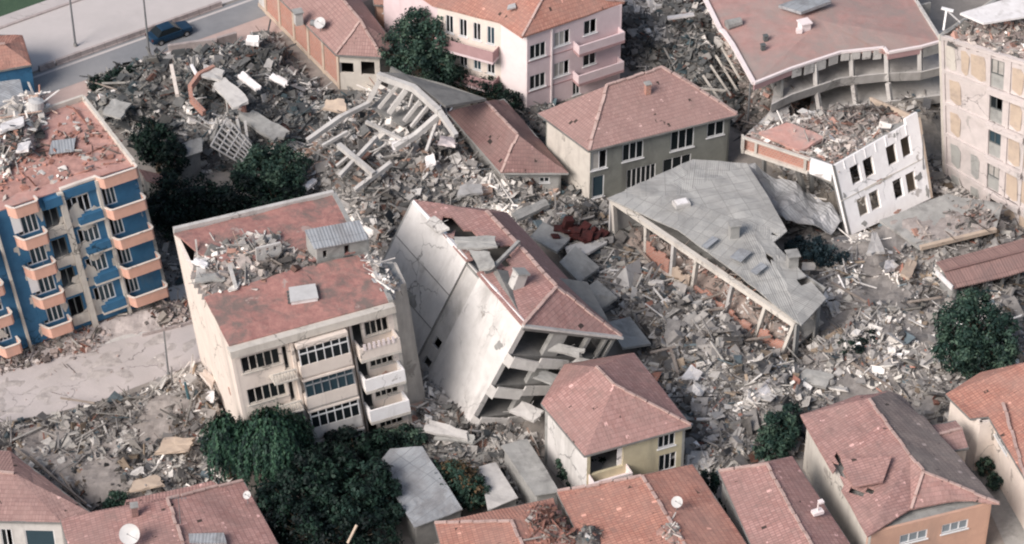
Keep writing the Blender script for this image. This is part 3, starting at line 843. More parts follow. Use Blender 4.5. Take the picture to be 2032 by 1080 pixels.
def aerial(p, h, label):
    mb = MB(); mb.tube(p, p + Vector((.05, 0, h)), .035, .025, 6)
    t = p + Vector((.05, 0, h)); mb.beam(t - Vector((.6, 0, .1)), t + Vector((.6, 0, -.1)), .03, .03)
    for k in range(5): c = t + Vector((-.5 + .25 * k, 0, -.1)); mb.beam(c - Vector((0, .28, 0)), c + Vector((0, .28, 0)), .02, .02)
    single('aerial', mb, 'metal_pole', label, 'aerial')
def grid(a, b, n, gap): # n cells between a and b
    w = (b - a) / n; return [(a + w * i + gap * w, a + w * (i + 1) - gap * w) for i in range(n)]
def face_from_px(tl, tr, br, bl): return Face(*[P(*q) for q in (tl, tr, br, bl)])

def ragged(f, u, v, ru, rv, mat, root, seed, d=.03, name='bare_patch'):
    r = np.random.default_rng(seed); n = 13; pts = []
    for i in range(n):
        t = 2 * math.pi * i / n; k = r.uniform(.45, 1.1); pts.append((u + math.cos(t) * ru * k, v + math.sin(t) * rv * k))
    ft = [f.pt(x, y, d) for x, y in pts]; bk = [f.pt(x, y, -.01) for x, y in pts]
    if (ft[1] - ft[0]).cross(ft[2] - ft[0]).dot(f.n) < 0: ft.reverse(); bk.reverse()
    mb = MB(); c = sum(ft, Vector()) / n
    for i in range(n):
        j = (i + 1) % n; mb.face([c, ft[i], ft[j]]); mb.face([bk[i], bk[j], ft[j], ft[i]])
    return mb.build(name, mat, root)
# ================================================================== blue block
def blue_block():
    H = 13.7
    TR = P(266, 330, H); TL = P(-96, 452, H); BR_ = P(166, 200, H); BL_ = P(-196, 322, H)
    lean = Vector((1.9, -.2, -16.2))
    T = [TL, TR, BR_, BL_]; B = [p + lean for p in T]
    root = empty('apartment_block', (TL + TR) / 2 + Vector((1.6, 0, -H)), 'blue five storey apartment block with salmon balconies leaning at the left edge', 'apartment block')
    F = faces_of(T, B); f = F[0]
    st = .179  # storey in v
    W = f.W
    def u(px, row):  # u of a pixel on the storey line
        return f.px(px, 0)[0]
    # column limits in u measured on the top row
    def U(x, y): return f.px(x, y)[0]
    ua = U(190, 358); ub = U(120, 382); uc = U(75, 395); ud = U(15, 416); ue = U(-20, 425)
    holes = []; wins = []
    rows = [.045 + st * k for k in range(4)]
    for k, v in enumerate(rows):
        r = (ua + .012, v + .02, ua + .085, v + .125); holes.append(r); wins.append((r, 3, 'w'))       # right column
        r = (ub + .012, v + .015, ua - .055, v + .118) if k == 0 else (ub + .03, v + .02, ua - .05, v + .115)
        holes.append(r); wins.append((r, 4, 'd' if k == 0 else 'w'))
        r = (uc + .004, v + .03, uc + .085, v + .15); holes.append(r); wins.append((r, 2, 'o'))
        r = (ud + .02, v + .025, uc - .03, v + .13); holes.append(r); wins.append((r, 4, 'w'))
        r = (ue - .14, v + .04, ue - .07, v + .14); holes.append(r); wins.append((r, 3, 'w'))
    holes.append((.02, .80, .98, 1.0))
    holes = [h for h in holes]
    mb = MB(); wall(mb, f, holes, .25); mb.build('wall', 'blue_paint', root)
    for i in (1, 2, 3):
        mb = MB(); wall(mb, F[i], [(.05, .82, .45, 1), (.5, .82, .95, 1)], .25); mb.build('wall', 'blue_paint' if i != 1 else 'concrete', root)
    # pilaster strips and the bare beige stair bay
    for a, w_ in ((ua - .012, .016), (uc + .10, .03), (ue, .012)):
        mb = MB(); fbox(mb, f, a, .0, a + w_, .82, 0, .35); mb.build('pilaster', 'cream_dull', root)
    for k, v in enumerate(rows):
        # ragged patches of bare plaster beside the middle windows
        mb = MB()
        for j in range(5):
            x0 = ub + .02 + .018 * j; hh = .05 * (1 - j / 6)
            fbox(mb, f, x0 - .018, v + .135 - .01 * j + .01, x0, v + .178, 0, .035 + .004 * j)
        fbox(mb, f, ub - .055, v + .135, ub + .002, v + .187, 0, .06)
        mb.build('bare_plaster', 'cream_dull', root)
        # blue parapet pieces of the middle bay
        mb = MB()
        fbox(mb, f, ub + .075, v + .118, ua - .014, v + .162, 0, .45); fbox(mb, f, ub + .05, v + .132, ub + .075, v + .162, 0, .45)
        mb.build('parapet', 'blue_paint', root)
        mb = MB(); fbox(mb, f, ub + .045, v + .163, ua - .010, v + .172, 0, .5); mb.build('coping', 'cream_dull', root)
        # beige bay parapet
        mb = MB(); fbox(mb, f, uc + .002, v + .135, uc + .098, v + .187, -.05, .22); mb.build('parapet', 'cream_dull', root)
    for r, n, kind in wins:
        window(f, r, root, n, 1, 'white_frame' if kind != 'o' else 'dark_frame', 'glass_blue' if kind != 'o' else None, d=-.16 if kind != 'd' else -.2, fw=.09, sill=False, broken=(0,) if kind == 'w' else (0, 1, 2, 3))
    # balconies with salmon parapets, one per storey and column
    def balcony(u0, u1, v0, v1, dep, top=False, label=None):
        uu = [(u0, 0), (u0 + .018, dep * .8), (u0 + .03, dep), (u1 - .012, dep), (u1, dep * .8), (u1, 0)]
        mb = MB(); mid = (v0 + v1) / 2
        for (a, da), (b_, db) in zip(uu[:-1], uu[1:]):
            for (x0, x1, o) in ((v0, v1, 0),):
                q = [f.pt(a, v1, da), f.pt(b_, v1, db), f.pt(b_, v0, db), f.pt(a, v0, da)]
                k = [f.pt(a + .004, v1, max(da - .14, 0)), f.pt(b_ - .004, v1, max(db - .14, 0)), f.pt(b_ - .004, v0, max(db - .14, 0)), f.pt(a + .004, v0, max(da - .14, 0))]
                mb.face(q); mb.face(k[::-1]); mb.face([q[3], q[2], k[2], k[3]]); mb.face([q[1], q[0], k[0], k[1]])
        o = mb.build('balcony', 'peach', root)
        mb = MB(); mb.face([f.pt(a, v1 - .008, d_) for a, d_ in uu]); mb.face([f.pt(a, v1, d_ * .99) for a, d_ in uu][::-1])
        child_of(mb.build('balcony_floor', 'cream_dull'), o, root)
        mb = MB()
        for (a, da), (b_, db) in zip(uu[:-1], uu[1:]):
            mb.beam(f.pt(a, v0, da) - f.n * .03, f.pt(b_, v0, db) - f.n * .03, .18, .05)
        child_of(mb.build('coping', 'cream'), o, root)
        return o
    for k in range(5):
        v = -.022 + st * k
        balcony(ua - .004, 1.0, v, v + .062, 1.05 if k else .8)
        balcony(ud - .005, uc - .015, v, v + .062, 1.05 if k else .8)
        if k: balcony(ue - .17, ue - .05, v + .02, v + .08, 1.05)
        if 0 < k:
            # side screen inside each balcony
            mb = MB(); fbox(mb, f, ud + .0, v - .11, ud + .045, v - .01, .0, .06); mb.build('balcony_panel', 'white_paint' if k % 2 else 'blue_paint', root)
    rg = np.random.default_rng(3)
    for k, v in enumerate(rows):
        for (cu, cv, ru, rv) in ((ub + .03, v + .13, .045, .06), (uc + .11, v + .15, .045, .05), (ua - .03, v + .15, .03, .035), (ud + .01, v + .15, .03, .04), (ub + .09, v + .01, .05, .02), (uc - .01, v + .05, .02, .05), (.1, v + .1, .04, .03)):
            ragged(f, cu + rg.normal() * .008, cv + rg.normal() * .012, ru, rv, 'cream_dull', root, int(rg.integers(999)))
    # forward stepping wing at the far left
    for v in (.0, .179, .358, .537):
        slab(root, T, B, v + .004, 'concrete', .2, out=-.04)
    slab(root, T, B, .81, 'concrete', .3, out=-.005)
    # ground floor columns, some snapped
    for i, a in enumerate((.04, .2, .36, .52, .68, .84, .965)):
        mb = MB(); fbox(mb, f, a, .81, a + .014, 1.0, -.45, -.1); mb.build('column', 'concrete_light', root)
    # roof terrace surface and parapet
    rt = roofmesh('roof', [[T[0] + Vector((0, 0, .1)), T[1] + Vector((0, 0, .1)), T[2] + Vector((0, 0, .1)), T[3] + Vector((0, 0, .1))]], 'roof_salmon', root, .2, 1.0, .1, .4, 3)
    for i in (1, 2):
        a, b_ = T[i], T[(i + 1) % 4]; mb = MB(); mb.beam(a + Vector((0, 0, .3)), b_ + Vector((0, 0, .25)), .25, .5); mb.build('parapet', 'cream_dull', root)
    mb = MB(); a = f.pt(ub, -.01, .0); b_ = f.pt(ua, -.012, 0); mb.beam(a, b_, .3, .2); mb.build('cornice', 'cream', root)
    # blue end panels of the top storey
    mb = MB(); fbox(mb, f, ub + .01, .0, ua - .01, .045, 0, .25); fbox(mb, f, uc + .02, .01, ub - .01, .06, 0, .45); mb.build('parapet', 'blue_paint', root)
    # railings on the right hand balconies are left out: solid parapets
    heap('roof_debris', [(-60, 330), (20, 205), (70, 185), (100, 215), (75, 300), (10, 345)], .9, 'white', 'broken white and grey masonry heaped on the roof of the blue block', 8, H + .15, 21, .4, 1.2, .15, 1.3, soil=(.40, .30, .27), mat='rubble')
    heap('roof_debris', [(-60, 420), (-40, 330), (90, 280), (150, 215), (225, 270), (250, 320), (60, 380)], .06, 'tile', 'loose broken tile scattered over the salmon roof of the blue block', 1.6, H + .12, 22, .5, .5, .3, .4, soil=(.47, .27, .23))
    return root, f, T
bb, bf, bT = blue_block()
def plank(name, quad, z, th, mat, label, cat, group=None, dz=(0, 0, 0, 0)):
    q = [P(a, b_, z + dz[i]) for i, (a, b_) in enumerate(quad)]
    mb = MB(); c = sum(q, Vector()) / len(q); rr = np.random.default_rng(int(quad[0][0] * 7 + quad[0][1])); out = []
    if cat in ('slab', 'block', 'sheet'):
        for i in range(len(q)):
            a, b_ = q[i], q[(i + 1) % len(q)]; out.append(a.lerp(c, rr.uniform(0, .14)))
            for t_ in (.3, .55, .8): out.append(a.lerp(b_, t_ + rr.uniform(-.08, .08)).lerp(c, rr.uniform(-.05, .17)) + Vector((0, 0, rr.uniform(-.05, .05))))
        n = len(out); lo = [p - Vector((rr.uniform(-.05, .05), rr.uniform(-.05, .05), th)) for p in out]; c = c + Vector((0, 0, rr.uniform(-.08, .12)))
        for i in range(n):
            j = (i + 1) % n; mb.face([c, out[i], out[j]]); mb.face([lo[i], lo[j], out[j], out[i]]); mb.face([c - Vector((0, 0, th)), lo[j], lo[i]])
        for i in range(0, n, 5):
            d = (out[i] - c).normalized(); mb.tube(out[i] - d * .2 - Vector((0, 0, th / 2)), out[i] + d * rr.uniform(.2, .6) + Vector((0, 0, rr.uniform(-.3, .1))), .02, .02, 4)
    else: mb.hexa([p - Vector((0, 0, th)) for p in q] + q)
    return single(name, mb, mat, label, cat, group)
plank('roof_panel', ((96, 306), (146, 300), (150, 274), (103, 279)), 14.15, .08, 'sheet_light', 'striped corrugated panel lying on the salmon roof of the blue block', 'roof panel')
plank('wall_slab', ((0, 262), (48, 245), (50, 228), (2, 244)), 15.1, .25, 'white_sheet', 'long white slab lying on the debris of the blue block roof', 'slab', dz=(.2, .3, 0, 0))
plank('wall_slab', ((30, 300), (56, 296), (62, 279), (36, 284)), 14.8, .25, 'white_sheet', 'small white slab beside the striped panel on the blue block roof', 'slab', dz=(.2, .3, 0, 0))
mb = MB(); c = P(71, 220, 14.4); mb.tube(c, c + Vector((.1, .1, .9)), .62, .62, 16); mb.tube(c + Vector((.1, .1, .9)), c + Vector((.12, .12, 1.05)), .62, .3, 16)
single('water_tank', mb, 'plastic_white', 'round white water tank on the roof of the blue block', 'water tank')

# ================================================================== cream block with the broken red roof
def cream_block():
    H = 12.7
    T = [P(455, 692, H), P(776, 602, H), P(662, 388, H), P(345, 462, H)]
    lean = Vector((1.15, 0, -H)); B = [p + lean for p in T]
    root = empty('apartment_block', (T[0] + T[1]) / 2 + lean, 'cream four storey apartment block with a broken dark red roof', 'apartment block')
    F = faces_of(T, B); f = F[0]
    vs = [.09 + .238 * k for k in range(4)]
    holes = []; wins = []
    for k, v in enumerate(vs):
        r = (.05, v, .285, v + .115); holes.append(r); wins.append((r, 5, (0, 1)))
        r = (.30, v, .335, v + .175); holes.append(r); wins.append((r, 1, (0,)))
        r = (.735, v - .01, .80, v + .16); holes.append(r); wins.append((r, 1, (0,)))
        r = (.815, v - .005, .965, v + .10); holes.append(r); wins.append((r, 4, (2, 3)))
    mb = MB(); wall(mb, f, holes, .25); mb.build('wall', 'cream', root)
    for i, mt in ((1, 'cream_dull'), (2, 'cream_dull'), (3, 'cream')):
        mb = MB(); wall(mb, F[i], (), .25); mb.build('wall', mt, root)
    for r, n, br in wins: window(f, r, root, n, 1, 'cream_dull', 'glass', fw=.08, broken=br, d=-.14)
    # enclosed middle bay that projects, with pale parapets
    for k, v in enumerate(vs):
        d = .9
        mb = MB(); fbox(mb, f, .375, v + .125, .69, v + .235, 0, d); fbox(mb, f, .37, v + .225, .695, v + .238, 0, d + .08)
        fbox(mb, f, .375, v - .03, .69, v - .0, 0, d); mb.build('bay_parapet', 'cream' if k != 2 else 'concrete_light', root)
        mb = MB(); n = 6
        for j in range(n + 1):
            a = .38 + (.68 - .38) * j / n; fbox(mb, f, a, v, a + .006, v + .125, d - .12, d - .02)
        fbox(mb, f, .38, v + .035, .686, v + .044, d - .11, d - .03)
        w_ = mb.build('window', 'white_frame' if k != 1 else 'sheet_light', root)
        mb = MB(); fbox(mb, f, .382, v, .684, v + .125, d - .1, d - .07); child_of(mb.build('pane', 'glass_blue' if k == 1 else 'glass'), w_, root)
    # right hand balconies with thick projecting parapets
    for k, v in enumerate(vs):
        d = 1.25
        mb = MB(); fbox(mb, f, .735, v + .10, .99, v + .185, d - .15, d); fbox(mb, f, .735, v + .10, .748, v + .185, 0, d - .15); fbox(mb, f, .977, v + .10, .99, v + .185, 0, d - .15)
        o = mb.build('balcony', 'white_paint' if k in (1, 2) else 'cream', root)
        mb = MB(); fbox(mb, f, .735, v + .186, .99, v + .205, 0, d + .02); child_of(mb.build('balcony_floor', 'cream_dull'), o, root)
        if k == 0:
            mb = MB()
            for j in range(7): fbox(mb, f, .76 + .03 * j, v + .07, .776 + .03 * j, v + .115, d + .01, d + .08)
            child_of(mb.build('laundry', 'pink_pale'), o, root)
    # left column narrow balconies
    for k, v in enumerate(vs):
        mb = MB(); fbox(mb, f, .2, v + .178, .345, v + .19, 0, 1.2); o = mb.build('balcony', 'cream_dull', root)
        mb = MB()
        for j in range(8): fbox(mb, f, .202 + .0195 * j, v + .12, .206 + .0195 * j, v + .178, 1.1, 1.15)
        fbox(mb, f, .2, v + .112, .345, v + .12, 1.08, 1.16); child_of(mb.build('railing', 'cream_dull'), o, root)
    for a in (.352, .70):
        mb = MB(); fbox(mb, f, a, 0, a + .018, 1, 0, .3); mb.build('pilaster', 'cream', root)
    mb = MB(); a = f.pt(.72, .03, .36); mb.path([f.pt(.71, .03, .38), f.pt(.715, .5, .38), f.pt(.72, .98, .38)], .05); mb.build('drain_pipe', 'bark', root)
    for q, m_ in (((.9, .5, .03, .02), 'brick'), ((.35, .62, .02, .05), 'concrete'), ((.72, .3, .015, .05), 'concrete')): ragged(f, *q, m_, root, int(q[1] * 100), .035)
    for q, m_ in (((.3, .12, .05, .03), 'concrete'), ((.75, .55, .02, .04), 'brick')): ragged(F[3], *q, m_, root, int(q[1] * 100), .035)
    # cornice
    mb = MB(); fbox(mb, f, -.01, -.005, 1.01, .045, -.2, .55); mb.build('cornice', 'cream_dull', root)
    mb = MB(); mb.beam(T[3] + Vector((0, 0, .15)), T[2] + Vector((0, 0, .15)), .35, .6); mb.build('parapet', 'concrete_light', root)
    mb = MB(); mb.beam(T[2] + Vector((0, 0, .1)), T[1] + Vector((0, 0, .1)), .35, .45); mb.build('parapet', 'concrete', root)
    # stair wing set back on the right
    W = [P(772, 570, H - .5), P(800, 563, H - .5), P(780, 522, H - .5), P(752, 529, H - .5)]
    WB = [p + lean * ((H - .5) / H) + Vector((.2, 0, 0)) for p in W]
    WF = shell(root, W, WB, 'cream_dull', {0: []}); slab(root, W, WB, .0, 'concrete', .2, 'wing_roof')
    for v in (.25, .5, .75): slab(root, T, B, v, 'concrete', .2, out=-.04)
    # the roof: two red planes meeting in a broken valley
    Z = Vector((0, 0, .12))
    p = lambda a, b_, z=H + .15: P(a, b_, z)
    roofmesh('roof', [[p(345, 463), p(400, 505, H + .5), p(520, 545, H + .5), p(600, 520, H + .55), p(705, 500, H + .6), p(712, 470, H + .4), p(662, 388)]], 'roof_red', root, .16, .7, .14, .5, 4,
             holes=((478, 505, 30, 20), (440, 535, 60, 18), (610, 500, 18, 8)))
    roofmesh('roof', [[p(455, 686), p(776, 598), p(722, 505, H + .5), p(600, 530, H + .6), p(500, 560, H + .5), p(405, 590, H + .2)]], 'roof_red', root, .16, .7, .14, .5, 6)
    # penthouse with a metal roof
    h2 = 1.7; tq = [P(628, 490, H + 1.8), P(726, 470, H + 1.8), P(708, 446, H + 1.8), P(608, 466, H + 1.8)]
    q = [v - Vector((0, 0, h2)) for v in tq]
    PF = shell(root, tq, q, 'concrete', {0: [(.55, .25, .66, .8), (.12, .3, .2, .7)]}, name='penthouse_wall')
    roofmesh('penthouse_roof', [[tq[0] + Vector((-.15, -.3, .02)), tq[1] + Vector((.2, -.3, .02)), tq[2] + Vector((.2, .2, .3)), tq[3] + Vector((-.15, .2, .3))]], 'sheet_light', root, .08, .8, .03)
    window(PF[0], (.55, .25, .66, .8), root, 1, 1, 'dark_frame', None)
    # gable fragment rising at the front left edge of the roof
    Gf = F[3]
    return root, f, T, B
cb, cf, cT, cB = cream_block()
heap('roof_debris', [(385, 500), (440, 478), (520, 470), (560, 480), (640, 505), (625, 545), (560, 562), (500, 572), (410, 590), (385, 545)], .35, 'mix', 'grey broken masonry and timber in the gap of the dark red roof', 6, 12.9, 31, .35, 1.4, .12, .9, soil=(.22, .20, .19), tilt=.4)
heap('roof_debris', [(705, 520), (745, 505), (790, 560), (775, 590), (740, 560)], .4, 'white', 'pale masonry lumps along the right edge of the dark red roof', 8, 12.9, 32, .35, .8, .15, .8, soil=(.36, .33, .31))
heap('roof_debris', [(460, 495), (480, 470), (560, 462), (580, 490), (520, 510)], .35, 'white', 'broken white plaster lumps on the rear slope of the dark red roof', 3, 13.1, 33, .35, .9, .3, 1.1, soil=(.30, .2, .18))

# attic wall left standing in the gap
mb = MB(); Fa = face_from_px((508, 494, 14.5), (557, 482, 14.5), (560, 512, 13.0), (510, 526, 13.0))
wall(mb, Fa, [(.1, .12, .22, .42), (.4, .12, .52, .42), (.7, .12, .82, .42)], .2)
single('attic_wall', mb, 'concrete_light', 'pale attic wall with three small slots standing in the broken red roof', 'wall')
plank('wall_slab', ((385, 560), (448, 556), (440, 538), (388, 545)), 13.4, .15, 'concrete', 'thin grey slab lying across the left end of the roof gap', 'slab')
plank('wall_slab', ((378, 517), (407, 531), (415, 521), (390, 510)), 13.5, .2, 'white_sheet', 'white wall fragment at the left edge of the cream block roof', 'slab')
plank('fallen_beam', ((452, 527), (466, 572), (472, 570), (459, 524)), 13.9, .25, 'concrete_light', 'pale bent beam at the left side of the roof gap', 'beam', dz=(.2, -.6, -.6, .2))
def white_hatch():
    z = 13.3; q = [P(a, b_, z) for a, b_ in ((578, 600), (630, 592), (624, 566), (575, 573))]
    r = empty('roof_hatch', sum(q, Vector()) / 4 - Vector((0, 0, .4)), 'white box shaped roof hatch on the front slope of the red roof', 'roof hatch')
    mb = MB(); mb.hexa([p - Vector((0, 0, .5)) for p in q] + q); mb.build('box', 'white_sheet', r)
    c = sum(q, Vector()) / 4; mb = MB(); q2 = [c + (p - c) * 1.08 + Vector((0, 0, .02)) for p in q]; mb.hexa(q2 + [p + Vector((0, 0, .08)) for p in q2]); mb.build('lid', 'plastic_white', r)
    mb = MB()
    for k in range(4):
        p = q[0].lerp(q[3], (k + .3) / 4); mb.box(p + Vector((-.12, 0, -.1)), (.25, .12, .2), .3)
    mb.build('bracket', 'dark_frame', r)
white_hatch()
for i, (a, b_, c_, d_) in enumerate(((540, 742, 590, 728), (512, 815, 560, 803))):
    pass

# ================================================================== leaning concrete block in the middle
def leaning_block():
    TLb = P(820, 400, 10.2); FL = P(1040, 641, 10.2); FR = P(1222, 664, 6.6); BRk = TLb + (FR - FL)
    ax = Vector((-4.3, -.3, -10.0)) / 10.0
    T = [FL, FR, BRk, TLb]; L = [10.0, 7.6, 7.6, 10.0]; B = [T[i] + ax * L[i] for i in range(4)]
    root = empty('apartment_block', (B[0] + B[3]) / 2, 'concrete apartment block leaning steeply with its bare side wall to the left', 'apartment block')
    F = faces_of(T, B); f = F[0]; s = F[3]
    # side wall in two leaves with a recessed joint strip
    mb = MB(); wall(mb, Face(s.pt(0, 0), s.pt(.50, -.0), s.pt(.50, 1), s.pt(0, 1)), (), .25); mb.build('wall', 'concrete_wall', root)
    mb = MB(); wall(mb, Face(s.pt(.62, 0), s.pt(1, 0), s.pt(1, 1), s.pt(.62, 1)), [], .25); mb.build('wall', 'concrete_wall', root)
    mb = MB(); g = Face(s.pt(.50, 0.02, -.22), s.pt(.62, 0.02, -.22), s.pt(.62, 1, -.22), s.pt(.50, 1, -.22)); wall(mb, g, [(.3, .68, .75, .76), (.3, .88, .75, .95)], .2)
    for a in (.50, .62):
        mb.face([s.pt(a, 0, -.0), s.pt(a, 0, -.25), s.pt(a, 1, -.25), s.pt(a, 1, 0)])
    mb.build('joint_wall', 'concrete_light', root)
    for q, m_ in (((.15, .78, .05, .09), 'concrete'), ((.3, .62, .05, .06), 'concrete'), ((.42, .9, .04, .05), 'concrete_dark'), ((.93, .3, .03, .05), 'concrete'), ((.25, .35, .04, .04), 'concrete_light')): ragged(s, *q, m_, root, int(q[1] * 100))
    # sloping parapet at the top of both leaves and horizontal construction joints
    mb = MB(); fbox(mb, s, 0, -.015, .5, .01, -.3, .06); fbox(mb, s, .62, -.015, 1, .01, -.3, .06); mb.build('parapet', 'white_paint', root)
    mb = MB()
    for v in (.33, .66): fbox(mb, s, .0, v, .5, v + .006, -.02, .03); 
    mb.build('joint_line', 'concrete_dark', root)
    mb = MB(); wall(mb, F[1], (), .25); mb.build('wall', 'concrete', root)
    mb = MB(); wall(mb, F[2], (), .25); mb.build('wall', 'concrete', root)
    # front: open frame of slabs and columns
    for k in range(4):
        v0 = [.0, .30, .60, .92][k]
        mb = MB(); fbox(mb, f, .0, v0 + .0, 1.0 if k < 2 else .75, v0 + .05, -6, .25 if k == 0 else .02); mb.build('floor_slab', 'concrete_dark', root)  # dark colour puts the shade of the open storeys into the slabs
        if k:
            mb = MB()
            pts = [(0, 0), (.05, .5), (.3, .8), (.6, .75), (.8, .4)]; V0 = v0
            for (a, da), (b_, db) in zip(pts[:-1], pts[1:]):
                v0 = V0 + .07 * a * a + .02 * math.sin(a * 9 + k)
                q = [f.pt(a, v0 + .06, da), f.pt(b_, v0 + .075, db), f.pt(b_, v0 - .02, db), f.pt(a, v0 - .035, da)]
                k_ = [f.pt(a, v0 + .06, da - .15), f.pt(b_, v0 + .075, db - .15), f.pt(b_, v0 - .02, db - .15), f.pt(a, v0 - .035, da - .15)]
                mb.hexa([q[0], q[1], k_[1], k_[0], q[3], q[2], k_[2], k_[3]])
            mb.build('balcony', 'concrete_light', root)
    for a, w_ in ((0, .05), (.36, .15), (.74, .03), (.93, .02)):
        mb = MB(); fbox(mb, f, a, .02, a + w_, .97 if a < .6 else .4, -.5, -.0); mb.build('column', 'concrete_light' if a in (0, .27) else 'concrete', root)
    mb = MB(); fbox(mb, f, 0, .02, 1, .97, -6.2, -6.0); mb.build('inner_wall', 'concrete_dark', root)  # closed dark backing, coloured so the openings read as shaded
    slab(root, T, B, .36, 'concrete', .2, out=-.06)
    # hipped roof, tilted with the block
    Z = Vector((0, 0, .12)); e = [p + Z for p in T]
    E = [e[0] + Vector((-.1, -.5, 0)), e[1] + Vector((.5, -.4, -.1)), e[2] + Vector((.4, .2, 0)), e[3] + Vector((0, .1, 0))]
    RA = P(966, 420, 10.6); RB = P(1105, 570, 10.6)
    roofmesh('roof', [[E[3], E[0], RB, RA], [E[0], E[1], RB], [E[1], E[2], RA, RB], [E[2], E[3], RA]], 'tile_pink', root, .15, .7, .1, .5, 9, holes=((880, 450, 30, 15), (925, 475, 36, 16), (960, 515, 28, 26), (1000, 505, 14, 20)))
    ridge([(RA, RB), (RB, E[0]), (RB, E[1])], root, 'mortar', .26, .14)
    mb = MB(); mb.beam(E[0], E[1], .3, .18); mb.build('fascia', 'concrete_light', root)
    # attic floor seen through the hole
    slab(root, [p - Vector((0, 0, .25)) for p in T], B, .01, 'concrete', .2, 'attic_floor')
    mb = MB(); q = P(1028, 555, 11); mb.box(q, (.9, .8, 1.4), .5, ry=.35); c = mb.build('chimney', 'concrete_light', root)
    mb = MB(); mb.box(q + Vector((.25, 0, .75)), (1.1, 1.0, .14), .5, ry=.35); child_of(mb.build('cap', 'concrete'), c, root)
    return root
leaning_block()
for i, (quad, z, lab, mt) in enumerate((
    (((842, 440), (868, 462), (892, 452), (862, 427)), 11.0, 'pale slab at the top of the leaning block roof hole', 'concrete_light'),
    (((900, 470), (905, 492), (990, 490), (985, 468)), 11.2, 'grey slab lying across the middle of the leaning block roof', 'concrete'),
    (((930, 495), (950, 535), (985, 530), (972, 500)), 11.1, 'square grey slab below the roof hole of the leaning block', 'concrete'))):
    plank('roof_slab', quad, z, .2, mt, lab, 'slab', dz=(0, -.2, .3, .4))
mb = MB(); mb.beam(P(980, 530, 11), P(1030, 480, 11.2), .25, .3); single('fallen_beam', mb, 'concrete', 'short concrete beam across the leaning block roof towards the ridge', 'beam')
# ================================================================== helper for the smaller houses
def house(name, E, z0, label, cat, wmat, ins=.45, wins={}, roof=(), rmat='tile_pink', rlines=(), thick=.14, sag=.08, seed=1, holes=(), storeys=(), frame='white_frame', pane='glass', rw=.22, basez=-.05, extra_holes={}, fascia='concrete_dark'):
    """E: eave outline as 3-D points; wins {side: [(x0,y0,x1,y1,mullions)]} in pixels"""
    T = [p - Vector((0, 0, .12)) for p in inset(E, ins)]; B = [Vector((p.x, p.y, basez)) for p in T]
    c = sum(B, Vector()) / len(B); root = empty(name, c, label, cat)
    F = faces_of(T, B); holes_ = {}
    todo = []
    for i, lst in wins.items():
        for w_ in lst:
            a = F[i].rect(*w_[:4]); a = (min(a[0], a[2]), min(a[1], a[3]), max(a[0], a[2]), max(a[1], a[3]))
            a = (max(a[0], .01), max(a[1], .01), min(a[2], .99), min(a[3], .99))
            holes_.setdefault(i, []).append(a); todo.append((i, a, w_))
    for i, lst in extra_holes.items():
        for w_ in lst:
            a = F[i].rect(*w_[:4]); a = (max(min(a[0], a[2]), 0.01), max(min(a[1], a[3]), 0.01), min(max(a[0], a[2]), .99), min(max(a[1], a[3]), .99)); holes_.setdefault(i, []).append(a)
    for i, f in enumerate(F):
        mt = wmat[i] if isinstance(wmat, (list, tuple)) else wmat
        if mt is None: continue
        mb = MB(); wall(mb, f, holes_.get(i, ()), .22); mb.build('wall', mt, root)
    for i, a, w_ in todo:
        n = w_[4] if len(w_) > 4 else 2; pn = w_[5] if len(w_) > 5 else pane
        window(F[i], a, root, n, 1, frame, pane, fw=.07)
    for v in storeys: slab(root, T, B, v, 'concrete', .18, out=-.03)
    if roof: roofmesh('roof', roof, rmat, root, thick, .7, sag, .5, seed, holes)
    if rlines: ridge(rlines, root, 'mortar', rw, .12)
    if fascia:
        mb = MB(); n = len(E)
        for i in range(n): mb.beam(E[i] - Vector((0, 0, .12)), E[(i + 1) % n] - Vector((0, 0, .12)), .10, .16)
        mb.build('gutter', fascia, root)
    return root, F, T, B

# ---- brick panelled house, top left
z = 4.0
E = [P(667, 108, z), P(757, 113, z), P(800, 60, z), P(700, -60, z), P(500, -60, z), P(546, 0, z)]
E = [P(667, 108, z), P(757, 113, z), P(782, 86, z), P(662, -70, z), P(497, -62, z)]
RA, RB = P(716, 42, 5.9), P(600, -95, 5.9)
bh, bF, bT_, bB = house('house', E, 0, 'brick panelled house with a faded red hip roof at the top left by the road', 'house', ['cream_dull', 'cream_dull', 'concrete', 'concrete', 'concrete_light'], .35,
    extra_holes={0: [(674, 124, 702, 146), (716, 122, 744, 150)]},
    roof=[[E[0], E[1], RA], [E[1], E[2], RA], [E[2], E[3], RB, RA], [E[3], E[4], RB], [E[4], E[0], RA, RB]], rmat='tile_faded', rlines=[(RA, E[0]), (RA, RB), (RA, E[1])], seed=11)
lf = bF[4]
for k, (a, b_) in enumerate(grid(.1, .99, 5, .08)):
    mb = MB(); fbox(mb, lf, a, .12, b_, .86, -.02, .03); mb.build('brick_panel', 'brick', bh)
for k in range(6):
    a = .1 + .89 * k / 5; mb = MB(); fbox(mb, lf, a - .012, 0, a + .012, 1, 0, .1); mb.build('column', 'tan_plaster', bh)
mb = MB(); fbox(mb, lf, 0, .02, 1, .1, 0, .09); fbox(mb, lf, 0, .88, 1, .97, 0, .09); mb.build('ring_beam', 'tan_plaster', bh)
chimney(bh, P(592, 40, 4.5), .7, .9, 'concrete_light')
dish(P(636, 62, 4.3), .55, 'white satellite dish on the left slope of the brick panelled house')
mb = MB(); c = P(618, 45, 4.6); mb.tube(c, c + Vector((1.2, -.6, .1)), .3, .3, 12); single('solar_tank', mb, 'metal_pole', 'dark drum lying beside the dish on the brick panelled house', 'water tank')

